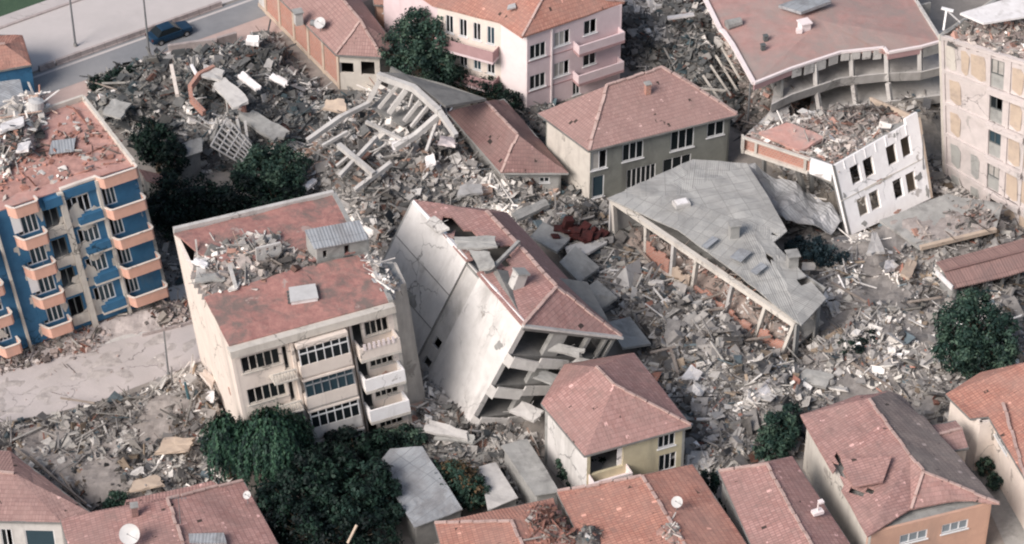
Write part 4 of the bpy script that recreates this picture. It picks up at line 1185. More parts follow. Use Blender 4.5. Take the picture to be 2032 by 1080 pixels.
# ---- pink apartment block, top middle
def pink_block():
    z = 8.3
    T = [P(1046, 68, z), P(1230, 10, z), P(1120, -130, z), P(760, -60, z), P(868, 12, z), P(994, 46, z)]
    B = [Vector((p.x, p.y, 0)) for p in T]
    root = empty('apartment_block', sum(B, Vector()) / 6, 'pink and white apartment block with an orange tiled roof at the top', 'apartment block')
    F = faces_of(T, B)
    # order: 0 front, 1 right, 2 back, 3 far left, 4 left long side, 5 chamfer (palest: light from the left put into its paint)
    spec = [(1050, 80, 1083, 108, 3), (1052, 134, 1085, 162, 3), (1098, 40, 1130, 70, 3), (1158, 24, 1184, 50, 2), (1100, 96, 1132, 126, 3), (1158, 78, 1186, 108, 2), (1133, 152, 1150, 178, 2)]
    hs = []
    for s_ in spec:
        a = F[0].rect(*s_[:4]); hs.append((min(a[0], a[2]), min(a[1], a[3]), max(a[0], a[2]), max(a[1], a[3])))
    vs = [.08, .09 + .385, .09 + .77]
    hs = [(.03, .16, .20, .34), (.03, .55, .20, .73), (.29, .10, .46, .28), (.29, .49, .46, .67), (.61, .07, .75, .25), (.61, .46, .75, .65), (.5, .80, .58, .98)]
    mb = MB(); wall(mb, F[0], hs, .22); mb.build('wall', 'pink_paint', root)
    for h, n in zip(hs, (3, 3, 3, 3, 2, 2, 2)): window(F[0], h, root, n, 1, 'white_frame', 'glass', fw=.07)
    lh = [(a, v, b_, v + .22) for v in (.08, .46) for a, b_ in grid(.08, .95, 4, .22)]
    mb = MB(); wall(mb, F[4], lh, .22); mb.build('wall', 'cream', root)
    for h in lh: window(F[4], h, root, 2, 1, 'white_frame', 'glass', fw=.07)
    for i, m_ in ((1, 'pink_paint'), (2, 'pink_paint'), (3, 'pink_paint'), (5, 'pink_pale')):
        mb = MB(); wall(mb, F[i], (), .22); mb.build('wall', m_, root)
    # balconies along the left side and on the front
    for v in (.30, .68):
        mb = MB(); f = F[4]; fbox(mb, f, .05, v, .97, v + .12, 1.1, 1.25); fbox(mb, f, .05, v, .06, v + .12, 0, 1.1); fbox(mb, f, .96, v, .97, v + .12, 0, 1.1)
        o = mb.build('balcony', 'rose_trim', root); mb = MB(); fbox(mb, f, .05, v + .12, .97, v + .15, 0, 1.25); child_of(mb.build('balcony_floor', 'pink_paint'), o, root)
        f = F[0]; mb = MB(); fbox(mb, f, .50, v - .02, 1.0, v + .08, .85, 1.0); fbox(mb, f, .50, v - .02, .51, v + .08, 0, .85); fbox(mb, f, .99, v - .02, 1.0, v + .08, 0, .85)
        o = mb.build('balcony', 'pink_paint', root); mb = MB(); fbox(mb, f, .50, v + .08, 1.0, v + .115, 0, 1.02); child_of(mb.build('balcony_floor', 'rose_trim'), o, root)
    mb = MB()
    for v in (.36, .75): fbox(mb, F[0], 0, v, .49, v + .012, 0, .04)
    mb.build('string_course', 'rose_trim', root)
    mb = MB(); fbox(mb, F[0], .255, .03, .27, 1, 0, .12); mb.build('drain_pipe', 'pink_pale', root)
    for v in (.38, .76): slab(root, T, B, v, 'concrete', .2, out=-.03)
    E = [P(1040, 68, z + .1), P(1240, 4, z + .1), P(1120, -140, z + .1), P(740, -70, z + .1), P(858, 10, z + .1), P(990, 44, z + .1)]
    E = [E[0] + Vector((-.2, -.5, 0))] + E[1:]
    RA = P(1082, -12, z + 2.2); RB = P(960, -100, z + 2.2)
    roofmesh('roof', [[E[0], E[1], RA], [E[1], E[2], RA], [E[2], E[3], RB, RA], [E[3], E[4], RB], [E[4], E[5], RA, RB], [E[5], E[0], RA]], 'tile_orange', root, .15, .8, .06, .5, 12)
    ridge([(RA, E[0]), (RA, E[1]), (RA, RB)], root)
    return root
pink_block()
plank('roof_tile_stack', ((1006, 18), (1024, 14), (1022, 6), (1008, 10)), 9.6, .15, 'plastic_white', 'small white panel on the orange roof of the pink block', 'roof panel')
# low orange and pink buildings behind the large tree
z = 4
E = [P(742, 8, z), P(862, 22, z), P(860, -80, z), P(730, -80, z)]; R0, R1 = P(770, -40, 5), P(840, -40, 5)
house('house', E, 0, 'low orange walled house at the top edge beside the pink block', 'house', ['orange_wall'] * 4, .3, wins={0: [(760, 14, 778, 28, 2), (800, 14, 826, 32, 2)]},
    roof=[[E[0], E[1], R1, R0], [E[1], E[2], R1], [E[2], E[3], R0, R1], [E[3], E[0], R0]], rmat='tile_orange', seed=13)

# ---- hip roofed house in the upper middle
z = 5.8
E = [P(1168, 298, z), P(1463, 227, z), P(1348, 134, z), P(1110, 198, z)]
E = [P(1168, 299, z), P(1465, 227, z), P(1352, 150, z), P(1110, 256, z)]
E[2] = E[1] + (E[3] - E[0]) * 1.75; E[3] = E[0] + (E[3] - E[0]) * 1.75
print('hip', PX(E[2]), PX(E[3]))
RA, RB = P(1204, 170, 8.0), P(1316, 134, 8.0)
house('house', E, 0, 'two storey grey green house with a pale pink hip roof in the upper middle', 'house', ['green_grey', 'green_grey', 'green_grey', 'cream_dull'], .5,
    wins={0: [(1172, 304, 1204, 332, 2), (1236, 288, 1276, 312, 3), (1332, 262, 1376, 290, 3), (1404, 246, 1436, 266, 2), (1176, 352, 1198, 388, 1, 'glass_blue'), (1244, 338, 1300, 362, 6), (1316, 318, 1370, 336, 3)]},
    roof=[[E[0], E[1], RB, RA], [E[1], E[2], RB], [E[2], E[3], RA, RB], [E[3], E[0], RA]], rmat='tile_faded', rlines=[(RA, E[0]), (RA, RB), (RB, E[1])], seed=14, storeys=(.5,), rw=.26)
rr = P(1285, 178, 7.7); root_ = bpy.data.objects['house.002']
chimney(root_, rr, .45, .6, 'brick')

# ---- dark hipped roof fallen in front of it
z = 2.6
E = [P(994, 343, z), P(1128, 343, z), P(1000, 196, z + .4), P(888, 222, z + .5)]
RA, RB = P(964, 203, 4.7), P(1027, 268, 4.5)
house('house', E, 0, 'low house with a dull purplish hip roof behind the fallen concrete frame', 'house', 'concrete', .5,
    wins={0: [(1010, 352, 1030, 362, 2), (1070, 352, 1090, 362, 2)]},
    roof=[[E[3], E[0], RB, RA], [E[0], E[1], RB], [E[1], E[2], RA, RB], [E[2], E[3], RA]], rmat='tile_dark', rlines=[(RA, RB), (RB, E[0])], seed=15, sag=.2, fascia='concrete')

# ---- big roof with sagging floors, top right
def long_block():
    z = 6.6
    Fr = [(1496, 168), (1571, 138), (1668, 106), (1754, 97), (1762, 107), (1829, 95), (1868, 84), (1960, 60)]
    T = [P(a, b_, z) for a, b_ in Fr]
    back = P(1880, -120, z); left = [P(1395, -8, z), P(1429, 61, z), P(1454, 92, z)]
    rp = T + [P(1905, 60, z), P(1815, -5, z), P(1740, -120, z), P(1340, -120, z)] + left
    root = empty('collapsed_block', P(1620, 150), 'long building with a broad pink roof and sagging open floors at the top right', 'collapsed building')
    c = P(1630, 40, z + .9)
    polys = []; n = len(rp)
    rp = T[:7] + [P(1812, -8, z), P(1770, -90, z), P(1350, -90, z)] + left
    n = len(rp); polys = [[rp[i], rp[(i + 1) % n], c] for i in range(n)]
    roofmesh('roof', polys, 'big_roof', root, .25, 1.2, .12, .3, 16)
    # pale edging to the left and along the front, a red fascia under part of it
    mb = MB(); L = [rp[-4]] + left + [T[0]]
    L = [P(1388, -20, z), left[0], left[1], P(1436, 66, z), left[2], T[0]]
    for a, b_ in zip(L[:-1], L[1:]): mb.beam(a + Vector((0, 0, .12)), b_ + Vector((0, 0, .12)), .35, .3)
    mb.build('parapet', 'pink_pale', root)
    mb = MB()
    for i in range(0, 6): mb.beam(T[i] + Vector((0, 0, .12)), T[i + 1] + Vector((0, 0, .12)), .25, .22)
    mb.build('parapet', 'pink_pale', root)
    mb = MB(); mb.beam(P(1812, -8, z + .1), T[6] + Vector((0, 0, .1)), .25, .25); mb.build('parapet', 'concrete_light', root)
    for i in (0, 4):
        mb = MB(); a, b_ = T[i], T[i + 1]; mb.beam(a - Vector((0, 0, .3)), b_ - Vector((0, 0, .3)), .15, .55); mb.build('fascia', 'rose_trim', root)
    # broken grey panels hanging from the middle of the roof edge
    for i, (a, b_) in enumerate(((T[1], T[2]), (T[2], T[3]), (T[5], T[6]))):
        for k in range(4 if i < 2 else 1):
            if i == 2: p, q = a.lerp(b_, .1), a.lerp(b_, .95)
            else: p, q = a.lerp(b_, k / 4 + .01), a.lerp(b_, (k + .82) / 4)
            mb = MB(); h = .85 + .15 * math.sin(i * 4 + k); mb.hexa([p + Vector((0, -.15, -h)), q + Vector((0, -.15, -h)), q + Vector((0, .0, -h)), p + Vector((0, .0, -h)), p + Vector((0, -.1, -.05)), q + Vector((0, -.1, -.05)), q + Vector((0, .05, -.05)), p + Vector((0, .05, -.05))])
            mb.build('edge_panel', 'concrete_light' if i < 2 else 'concrete', root)
    # two open floors, each a slab with a solid parapet, following the bulging front
    def floor(zf, dy, sh, pts, mat):
        q = [P(a, b_, z) + Vector((sh, dy, zf - z)) for a, b_ in pts]
        mb = MB(); back_ = [p + Vector((1.2, 7, .0)) for p in q]
        for i in range(len(q) - 1):
            lo = Vector((0, 0, .25))
            mb.hexa([q[i] - lo, q[i + 1] - lo, back_[i + 1] - lo, back_[i] - lo, q[i], q[i + 1], back_[i + 1], back_[i]])
        mb.build('floor_slab', mat, root)
        mb = MB()
        for i in range(len(q) - 1):
            a, b_ = q[i], q[i + 1]; mb.hexa([a + Vector((0, -.05, -.25)), b_ + Vector((0, -.05, -.25)), b_ + Vector((0, .12, -.25)), a + Vector((0, .12, -.25)), a + Vector((0, -.35, .8)), b_ + Vector((0, -.35, .8)), b_ + Vector((0, -.18, .8)), a + Vector((0, -.18, .8))])
        mb.build('parapet', mat, root)
        return q
    p1 = [(1530, 160), (1571, 140), (1668, 108), (1754, 99), (1829, 96), (1880, 84)]
    q1 = floor(3.7, -.3, .1, p1, 'concrete_light')
    q2 = floor(1.2, -1.0, .8, [(1590, 134), (1668, 108), (1754, 99), (1880, 84)], 'concrete_light')
    for tpts, x0 in ((q1, 0),):
        pass
    for a in (1618, 1690, 1760, 1826):
        for zt, zb, dx in ((6.4, 3.7, .0), (3.5, 1.2, .35)):
            if a == 1826 and zt < 5: continue
            p = P(a, np.interp(a, [f_[0] for f_ in Fr], [f_[1] for f_ in Fr]), z)
            mb = MB(); mb.beam(Vector((p.x + dx, p.y + .15 - dx * 1, zt)), Vector((p.x + .3 + dx * 1.4, p.y - dx * 1.5, zb)), .38, .38); mb.build('column', 'concrete_light', root)
    # side wall facing left, breaking apart
    mb = MB(); s0, s1 = left[1], T[0]
    fL = Face(left[2] + Vector((2.8, 0, -.2)), T[0] + Vector((2.6, 2.2, -.2)), Vector((T[0].x + 2.8, T[0].y + 2.2, 0)), Vector((left[2].x + 2.8, left[2].y, 0))); wall(mb, fL, [(.2, .3, .4, .7), (.55, .3, .75, .7)], .2); mb.build('wall', 'concrete', root)
    mb = MB(); fB = Face(left[0] + Vector((2.8, 0, -.2)), left[2] + Vector((2.8, 0, -.2)), Vector((left[2].x + 2.8, left[2].y, 0)), Vector((left[0].x + 2.8, left[0].y, 0))); wall(mb, fB, (), .2); mb.build('wall', 'concrete_light', root)
    mb = MB(); a, b_ = T[0], T[6]; fb = Face(a + Vector((1, 7, -.3)), b_ + Vector((0, 7, -.3)), Vector((b_.x, b_.y + 7, 0)), Vector((a.x + 1, a.y + 7, 0))); wall(mb, fb, (), .2); mb.build('inner_wall', 'concrete', root)
    return root
lb = long_block()
for quad, z, th, mt, lab in (
    (((1545, 10), (1590, 24), (1650, 2), (1610, -12)), 7.9, .3, 'sheet_light', 'pale metal sheet lying near the top edge of the broad pink roof'),):
    plank('roof_sheet', quad, z, th, mt, lab, 'roof sheet', dz=(0, .3, .3, 0))
mb = MB(); c = P(1596, 52, 7.6); mb.box(c, (.9, .8, .8), .4); mb.box(c + Vector((0, 0, .45)), (1.1, 1.0, .12), .4); mb.box(c + Vector((-.5, -.6, -.1)), (.5, .4, .4), .1)
single('roof_vent', mb, 'pink_pale', 'pale box vent in the middle of the broad pink roof', 'roof vent')
for (a, b_, w_, h_) , lab in (((1456, 48, 1.3, .5), 'grey hump of broken roofing near the left edge of the broad pink roof'),):
    mb = MB(); c = P(a, b_, 7.0); mb.tube(c - Vector((w_ / 2, .2, 0)), c + Vector((w_ / 2, .3, .1)), h_, h_ * .8, 10); single('roof_vent', mb, 'concrete', lab, 'roof vent')
for i, (a, b_) in enumerate(((1519, 76), (1514, 94))):
    mb = MB(); c = P(a, b_, 7.2); mb.box(c, (.35, .35, .5), .3); mb.box(c + Vector((0, 0, .28)), (.45, .45, .06), .3); single('roof_pipe', mb, 'dark_frame', ['upper of two small dark pipes on the left of the broad pink roof', 'lower of two small dark pipes on the left of the broad pink roof'][i], 'roof pipe')

# ---- tilted white facade block
def white_block():
    zt = 6.7
    TL = P(1652, 331, zt); TR = P(1822, 234, zt + .4); BR_ = P(1847, 394, 1.2); BL_ = P(1685, 469, .8)
    root = empty('collapsed_block', P(1765, 440), 'tilted white block with eight narrow dark windows right of the centre', 'collapsed building')
    f = Face(TL, TR, BR_, BL_)
    quads = [(1688, 322, 1707, 360), (1714, 310, 1734, 348), (1761, 291, 1780, 328), (1794, 279, 1806, 317), (1702, 387, 1722, 427), (1727, 377, 1746, 416), (1775, 358, 1792, 395), (1803, 345, 1815, 382)]
    hs = []
    for q in quads:
        cx, cy = (q[0] + q[2]) / 2, (q[1] + q[3]) / 2; c = f.px(cx, cy); hw, hh = .056, .122
        hs.append([c[0] - hw, c[1] - hh, c[0] + hw, c[1] + hh])
    # align rows so that the wall cells stay clean
    for r in (hs[:4], hs[4:]):
        m_ = sum((h[1] + h[3]) / 2 for h in r) / 4
        for h in r: h[1] = m_ - .122; h[3] = m_ + .122
    mb = MB(); wall(mb, f, [tuple(h) for h in hs], .28); mb.build('wall', 'white_paint', root)
    for i, h in enumerate(hs): window(f, tuple(h), root, 1, 1, 'cream_dull' if i % 3 else 'white_frame', None, fw=.04, sill=False, d=-.25)
    for a in (0, .12, .24, .36, .48, .60, .72, .84, .965):
        if a in (.12, .24, .36, .48, .6, .72, .84):
            mb = MB(); fbox(mb, f, a, .0, a + .008, .12, 0, .05); mb.build('pilaster', 'white_paint', root)
    mb = MB(); fbox(mb, f, 0, .49, 1, .50, 0, .04); fbox(mb, f, .28, .485, .6, .515, 0, .05); mb.build('string_course', 'cream_dull', root)
    for q, m_ in (((.45, .5, .05, .03), 'brick'), ((.9, .68, .05, .06), 'concrete_dark'), ((.2, .93, .04, .05), 'concrete'), ((.6, .97, .05, .03), 'brick'), ((.05, .45, .02, .05), 'concrete'), ((.72, .05, .04, .03), 'concrete'), ((.97, .9, .03, .08), 'concrete')): ragged(f, *q, m_, root, int(q[0] * 100), .035)
    mb = MB(); fbox(mb, f, .86, -.07, 1.0, .02, -.28, 0); mb.build('parapet', 'white_paint', root)
    # rest of the box
    back = Vector((-3.4, 5.6, -1.7)); Bk = [p + back for p in (TL, TR, BR_, BL_)]
    right = Face(TR, Bk[1], Bk[2], BR_); mb = MB(); wall(mb, right, (), .25); mb.build('wall', 'tan_plaster', root)
    # overhanging left part with brick parapet
    cl = P(1607, 340, zt - .4); ll = P(1474, 268, zt - 1.4); kk = P(1620, 235, zt - .8)
    g = Face(P(1606, 314, zt), TL, P(1652, 333, zt - 1.3) , P(1606, 343, zt - 1.2))
    mb = MB(); a0, a1 = P(1608, 316, zt), TL; h = Vector((0, 0, 1.5))
    mb.hexa([a0 - h, a1 - h, a1 - h + Vector((0, .3, 0)), a0 - h + Vector((0, .3, 0)), a0, a1, a1 + Vector((0, .3, 0)), a0 + Vector((0, .3, 0))]); mb.build('parapet', 'white_paint', root)
    b0 = P(1476, 272, zt - .7); h = Vector((0, 0, 1.3)); w_ = Vector((.2, .2, 0))
    mb = MB(); mb.hexa([b0 - h, a0 - h, a0 - h + w_, b0 - h + w_, b0, a0, a0 + w_, b0 + w_]); mb.build('brick_parapet', 'brick', root)
    mb = MB()
    o = Vector((-.08, -.1, 0))
    for t_ in (.0, .2, .94): p = b0.lerp(a0, t_) + o; mb.beam(p - h * 1.02, p + h * .02, .3 if t_ else .9, .2)
    mb.beam(b0 + o * .5, a0 + o * .5, .3, .14); mb.beam(b0 - h + o, a0 - h + o, .35, .24); mb.build('concrete_edge', 'cream_dull', root)
    sl = [b0 - h, a0 - h, TL - Vector((0, 0, 1.5)), TL + back * .95 - Vector((0, 0, 1.5)), b0 + Vector((2.5, 5, -1.2))]
    mb = MB(); top = [p + Vector((.1, .15, .02)) for p in sl]; lo = [p - Vector((0, 0, .3)) for p in top]
    mb.face(top); mb.face(lo[::-1])
    for i in range(5): mb.face([lo[i], lo[(i + 1) % 5], top[(i + 1) % 5], top[i]])
    mb.build('floor_slab', 'cream_dull', root)
    # main roof deck
    deck = [TL + Vector((0, .2, -.7)), TR + Vector((0, .2, -.7)), Bk[1] + Vector((0, 0, -.7)), Bk[0] + Vector((0, 0, -.7))]
    mb = MB(); lo = [p - Vector((0, 0, .25)) for p in deck]; mb.hexa(lo + deck); mb.build('roof_deck', 'concrete', root)
    for a, b_, zb in ((1516, 352, 1.2), (1610, 380, .8), (1560, 300, 1.5)):
        p = P(a, b_, zb); mb = MB(); mb.beam(p, p + Vector((-.1, .2, zt - 2.6 - zb)), .3, .3); mb.build('column', 'concrete', root)
    wl = Face(TL + back * .9 , TL, BL_, BL_ + back * .9); mb = MB(); wall(mb, wl, [(.1, .3, .9, .75)], .25); mb.build('wall', 'concrete_dark', root)
    return root, f, deck
wb, wf, wdeck = white_block()
heap('roof_debris', [(1490, 266), (1606, 318), (1652, 332), (1812, 246), (1780, 215), (1690, 212), (1600, 225), (1510, 245)], .3, 'mix', 'broken brick and tile strewn over the deck behind the tilted white wall', 13, 5.75, 41, .35, 1.2, .12, .9, soil=(.33, .27, .25))

# ---- pale block at the right edge
def right_block():
    z = 15.6
    TL = P(1868, 72, z); TR = P(2140, 186, z); TRn = P(2008, 116, z)
    d = (TRn - TL).normalized(); TR = TL + d * (TRn - TL).length * 1.75
    BL_ = P(1876, 354, 0); BR2 = P(1991, 426, 0); db = (BR2 - BL_); BR_ = BL_ + db * 1.75
    back = Vector((9, 9.5, 0))
    T = [TL, TR, TR + back, TL + back]; B = [BL_, BR_, BR_ + back, BL_ + back]
    root = empty('apartment_block', (BL_ + BR_) / 2, 'tall pale unfinished apartment block with tan panels at the right edge', 'apartment block')
    F = faces_of(T, B); f = F[0]
    us = [0.02, .11, .20, .30, .37, .45, .57]
    rows = [.02 + .222 * k for k in range(5)]
    holes = [(.41, v + .02, .515, v + .195) for v in rows[:4]] + [(.44, rows[4] + .0, .5, .98 - .0)]
    mb = MB(); wall(mb, f, holes, .3); mb.build('wall', 'pale_render', root)
    for i in (1, 2, 3):
        mb = MB(); wall(mb, F[i], (), .3); mb.build('wall', 'cream_dull', root)
    for i, h in enumerate(holes[:4]): 
        w_ = window(f, (h[0], h[1], h[2], h[1] + .09), root, 2, 1, 'dark_frame', 'glass', fw=.08, sill=False)
        mb = MB(); fbox(mb, f, h[0], h[1] + .095, h[2], h[3], -.18, -.05); mb.build('apron_panel', 'grey_plaster', root)
    # infill panels between the pale frame
    for k, v in enumerate(rows):
        cols = [(.06, .155, 'tan_plaster' if k < 3 else 'grey_plaster'), (.58, .68, 'tan_plaster'), (.72, .98, 'tan_plaster')]
        if k == 0: cols = [(.03, .11, 'cream_dull'), (.16, .23, 'tan_plaster'), (.24, .36, 'tan_plaster')] + cols[1:]
        if k >= 3: cols.append((.25, .33, 'grey_plaster'))
        for a, b_, m_ in cols:
            mb = MB(); j = .012 * math.sin(k * 5 + a * 30); q = [(a, v + .035), (b_ - .02 + j, v + .03), (b_, v + .06), (b_ + j, v + .175), (b_ - .03, v + .19), (a + .005, v + .165)]
            ft = [f.pt(x, y, .025) for x, y in q]; bk = [f.pt(x, y, -.02) for x, y in q]
            if (ft[1] - ft[0]).cross(ft[2] - ft[0]).dot(f.n) < 0: ft = ft[::-1]; bk = bk[::-1]
            mb.face(ft); n = 6
            for i in range(n): mb.face([bk[i], bk[(i + 1) % n], ft[(i + 1) % n], ft[i]])
            mb.build('infill_panel', m_, root)
    for k in range(6):
        v = k * .222 - .006
        mb = MB(); fbox(mb, f, 0, v, 1, v + .022, 0, .12); mb.build('beam', 'pale_render', root)
        if k: mb = MB(); fbox(mb, f, .39, v, .72, v + .03, 0, .5); mb.build('ledge', 'pale_render', root)
    for a in (0, .385, .55, .70):
        mb = MB(); fbox(mb, f, a, .0, a + .022, 1, 0, .1); mb.build('column', 'pale_render', root)
    for k in range(1, 5): slab(root, T, B, k * .222, 'concrete', .2, out=-.03)
    slab(root, T, B, .02, 'concrete', .3, 'roof_deck', out=-.02)
    mb = MB(); mb.beam(T[3] + Vector((0, 0, -.2)), TL + Vector((0, 0, -.2)), .3, .6); mb.build('parapet', 'concrete', root)
    return root, T
rb, rT = right_block()
heap('roof_debris', [(1885, 78), (2010, 112), (2060, 130), (2100, 90), (2060, 20), (1960, 35), (1900, 48)], .8, 'mix', 'broken tile and grey rubble covering the roof of the tall pale block', 9, 15.5, 51, .4, 1.5, .12, .9, soil=(.34, .28, .26))
plank('roof_sheet', ((1905, 26), (1952, 46), (2100, 22), (2090, -30), (1890, -18)), 17.6, .18, 'white_sheet', 'large white sheet lying over the roof of the tall pale block', 'roof sheet', dz=(0, .1, .3, .3, .2)) if False else plank('roof_sheet', ((1905, 26), (1952, 46), (2100, 22), (2060, -22)), 17.4, .18, 'white_sheet', 'large white sheet lying over the roof of the tall pale block', 'roof sheet', dz=(0, .1, .3, .3))
mb = MB(); mb.beam(P(1872, 60, 16), P(1878, 20, 17.6), .15, .15); mb.beam(P(1878, 20, 17.6), P(1905, 44, 16.2), .12, .12); mb.beam(P(1868, 16, 17.7), P(1892, 22, 17.6), .3, .12)
single('bent_post', mb, 'white_paint', 'bent white post frame at the left corner of the tall pale block roof', 'post')

# ---- long block with a grey sheet roof
def grey_block():
    z = 4.6
    pts = [(1205, 394, 4.8), (1345, 456, 4.8), (1470, 548, 4.7), (1590, 646, 4.2), (1640, 592, 4.2), (1600, 548, 4.5), (1560, 508, 4.6), (1535, 480, 4.7), (1562, 458, 4.9), (1530, 400, 5.0), (1482, 324, 5.0), (1375, 316, 5.0), (1330, 336, 5.0)]
    E = [P(*p) for p in pts]
    root = empty('collapsed_block', P(1400, 560), 'long low block with a patched grey sheet roof and open bays', 'collapsed building')
    RA, RB, RC = P(1345, 388, 5.02), P(1480, 442, 5.0), P(1560, 562, 4.6)
    polys = [[E[0], E[1], RA], [E[1], E[2], RB, RA], [E[2], E[3], RC, RB], [E[3], E[4], RC], [E[4], E[5], RC], [E[5], E[6], E[7], RB, RC], [E[7], E[8], RB], [E[8], E[9], RB], [E[9], E[10], RA, RB], [E[10], E[11], RA], [E[11], E[12], RA], [E[12], E[0], RA]]
    roofmesh('roof', polys, 'asbestos', root, .12, .8, .14, .6, 17, holes=((1500, 508, 5, 4), (1530, 512, 6, 5), (1545, 470, 10, 8), (1590, 560, 14, 5)))
    T = [p - Vector((0, 0, .25)) for p in (E[0] + Vector((.3, .3, 0)), E[3] + Vector((-.4, .5, 0)))]
    a, b_ = T; B = [P(1216, 502, 1.0), P(1558, 716, .6)]
    B = [Vector((a.x + .3, a.y - .2, .7)), Vector((b_.x - .9, b_.y - .1, .5))]
    f = Face(a, b_, B[1], B[0])
    n = 7; us = [0, .14 + .02, .33, .44, .62, .70, .88, 1.0]; us = [0, .19, .345, .47, .665, .84, 1.0]
    # eaves beam and columns
    mb = MB(); fbox(mb, f, 0, -.02, 1, .09, -.3, .12); mb.build('ring_beam', 'cream_dull', root)
    for k, u in enumerate(us):
        w_ = .014 if u < 1 else -.014
        mb = MB(); fbox(mb, f, min(u, u + w_), .05, max(u, u + w_), 1.0, -.35, .05); mb.build('column', 'cream_dull' if k not in (2, 4) else 'concrete_light', root)
    mb = MB(); pts_ = [f.pt(u, .93 + .05 * math.sin(u * 9), .25) for u in [i / 14 for i in range(15)]]
    for p, q in zip(pts_[:-1], pts_[1:]): mb.beam(p, q, .8, .22)
    mb.build('floor_edge', 'cream_dull', root)
    # brick infill left in some bays
    for k, (u0, u1, v0, v1) in enumerate(((.205, .34, .38, .92), (.36, .46, .5, .92), (.49, .66, .55, .92), (.69, .835, .62, .92), (.86, .985, .5, .92))):
        mb = MB(); m = 6
        for j in range(m):
            x0, x1 = u0 + (u1 - u0) * j / m, u0 + (u1 - u0) * (j + 1) / m
            fbox(mb, f, x0, v0 + .12 * math.sin(j * 2.3 + k) ** 2 + .1, x1, v1 - .002 * j, -.15, .04 + .002 * j)
        mb.build('brick_infill', 'brick' if k != 1 else 'tan_plaster', root)
    mb = MB(); g = Face(f.pt(0, .05, -5), f.pt(.93, .05, -5), f.pt(.93, 1, -5), f.pt(0, 1, -5)); wall(mb, g, (), .2); mb.build('inner_wall', 'concrete', root)
    q = [f.pt(0, .95, .1), f.pt(1, .95, .1), f.pt(.97, .95, -5.5), f.pt(0, .95, -5.5)]; mb = MB(); mb.hexa([p - Vector((0, 0, .25)) for p in q] + q); mb.build('floor_slab', 'concrete', root)
    # end wall to the left
    h = Face(E[12] + Vector((.6, 0, -.3)), E[0] + Vector((.3, .3, -.3)), Vector((E[0].x + .3, E[0].y + .3, 0)), Vector((E[12].x + .6, E[12].y, 0))); mb = MB(); wall(mb, h, (), .2); mb.build('wall', 'concrete_light', root)
    e2 = Face(E[3] + Vector((-.3, .4, -.3)), E[4] + Vector((-.4, 0, -.3)), Vector((E[4].x - .4, E[4].y, 0)), Vector((E[3].x - .3, E[3].y + .4, 0))); mb = MB(); wall(mb, e2, [(.15, .1, .85, 1)], .2); mb.build('wall', 'concrete', root)
    # roof furniture
    c = P(1352, 404, 5.2); mb = MB(); mb.box(c, (1.3, .9, .35), .35); v = mb.build('skylight', 'concrete_light', root); mb = MB(); mb.box(c + Vector((0, 0, .2)), (1.0, .65, .06), .35, .08); child_of(mb.build('skylight_lid', 'white_sheet'), v, root)
    chimney(root, P(1456, 462, 5.2), .75, .9, 'concrete', rz=.2)
    chimney(root, P(1572, 520, 4.9), .8, .8, 'concrete', rz=.2)
    for q, zz in ((((1448, 510), (1470, 520), (1492, 500), (1468, 492)), 5.1), (((1488, 538), (1500, 546), (1522, 528), (1510, 520)), 5.0), (((1392, 488), (1402, 494), (1426, 474), (1414, 468)), 5.05)):
        mb = MB(); p = [P(a_, b_, zz + .15) for a_, b_ in q]; mb.hexa([x - Vector((0, 0, .05)) for x in p] + p); mb.build('patch_panel', 'sheet_light', root)
    return root
grey_block()
heap('bay_debris', [(1240, 480), (1330, 520), (1430, 590), (1560, 700), (1590, 660), (1480, 570), (1350, 490), (1260, 450)], .9, 'mix', 'rubbish and broken brick filling the open bays under the grey sheet roof', 9, 1.0, 56, .35, .8, .12, .8, soil=(.30, .24, .21))
# slipped grey sheets to the right of it
def sheetpile(polys, mat, label, seed, name='fallen_roof', cat='fallen roof', holes=(), sag=.35, thick=.08):
    pts = [p for q in polys for p in q]; c = sum(pts, Vector()) / len(pts); c.z = 0
    o = roofmesh(name, [[p - c for p in q] for q in polys], mat, None, thick, .5, sag, .6, seed)
    o.location = c; return tag(o, label, cat)
A = [P(1484, 326, 3.8), P(1500, 392, 3.2), P(1560, 440, 2.4), P(1650, 462, 1.8), P(1672, 440, 1.8), P(1618, 384, 2.6), P(1540, 350, 3.4)]
sheetpile([A], 'sheet_grey', 'crumpled grey corrugated roof slipped between the sheet roofed block and the white block', 18, sag=.9)
A = [P(1030, 455, 1.6), P(1120, 500, 2.2), P(1200, 588, 2.4), P(1240, 660, 2.0), P(1285, 680, .8), P(1190, 560, .8), P(1100, 440, .9), P(1060, 430, 1.2)]
for k, (q_, l_) in enumerate(((((1052, 470), (1105, 500), (1135, 470), (1078, 440)), 'uppermost broken concrete slab along the right side of the leaning block'), (((1110, 520), (1150, 560), (1190, 530), (1142, 488)), 'second broken concrete slab down the right side of the leaning block'), (((1150, 580), (1195, 612), (1225, 590), (1185, 555)), 'third broken concrete slab down the right side of the leaning block'), (((1205, 640), (1235, 690), (1292, 682), (1250, 628)), 'lowest grey slab at the pointed right tip of the leaning block'))):
    mb = MB(); zz = [1.0 + .7 * math.sin(k * 2 + j * 1.9) + .8 for j in range(4)]; q = [P(a, b_, zz[j]) for j, (a, b_) in enumerate(q_)]; mb.hexa([p - Vector((0, 0, .22)) for p in q] + q); single('roof_slab', mb, 'concrete', l_, 'slab')

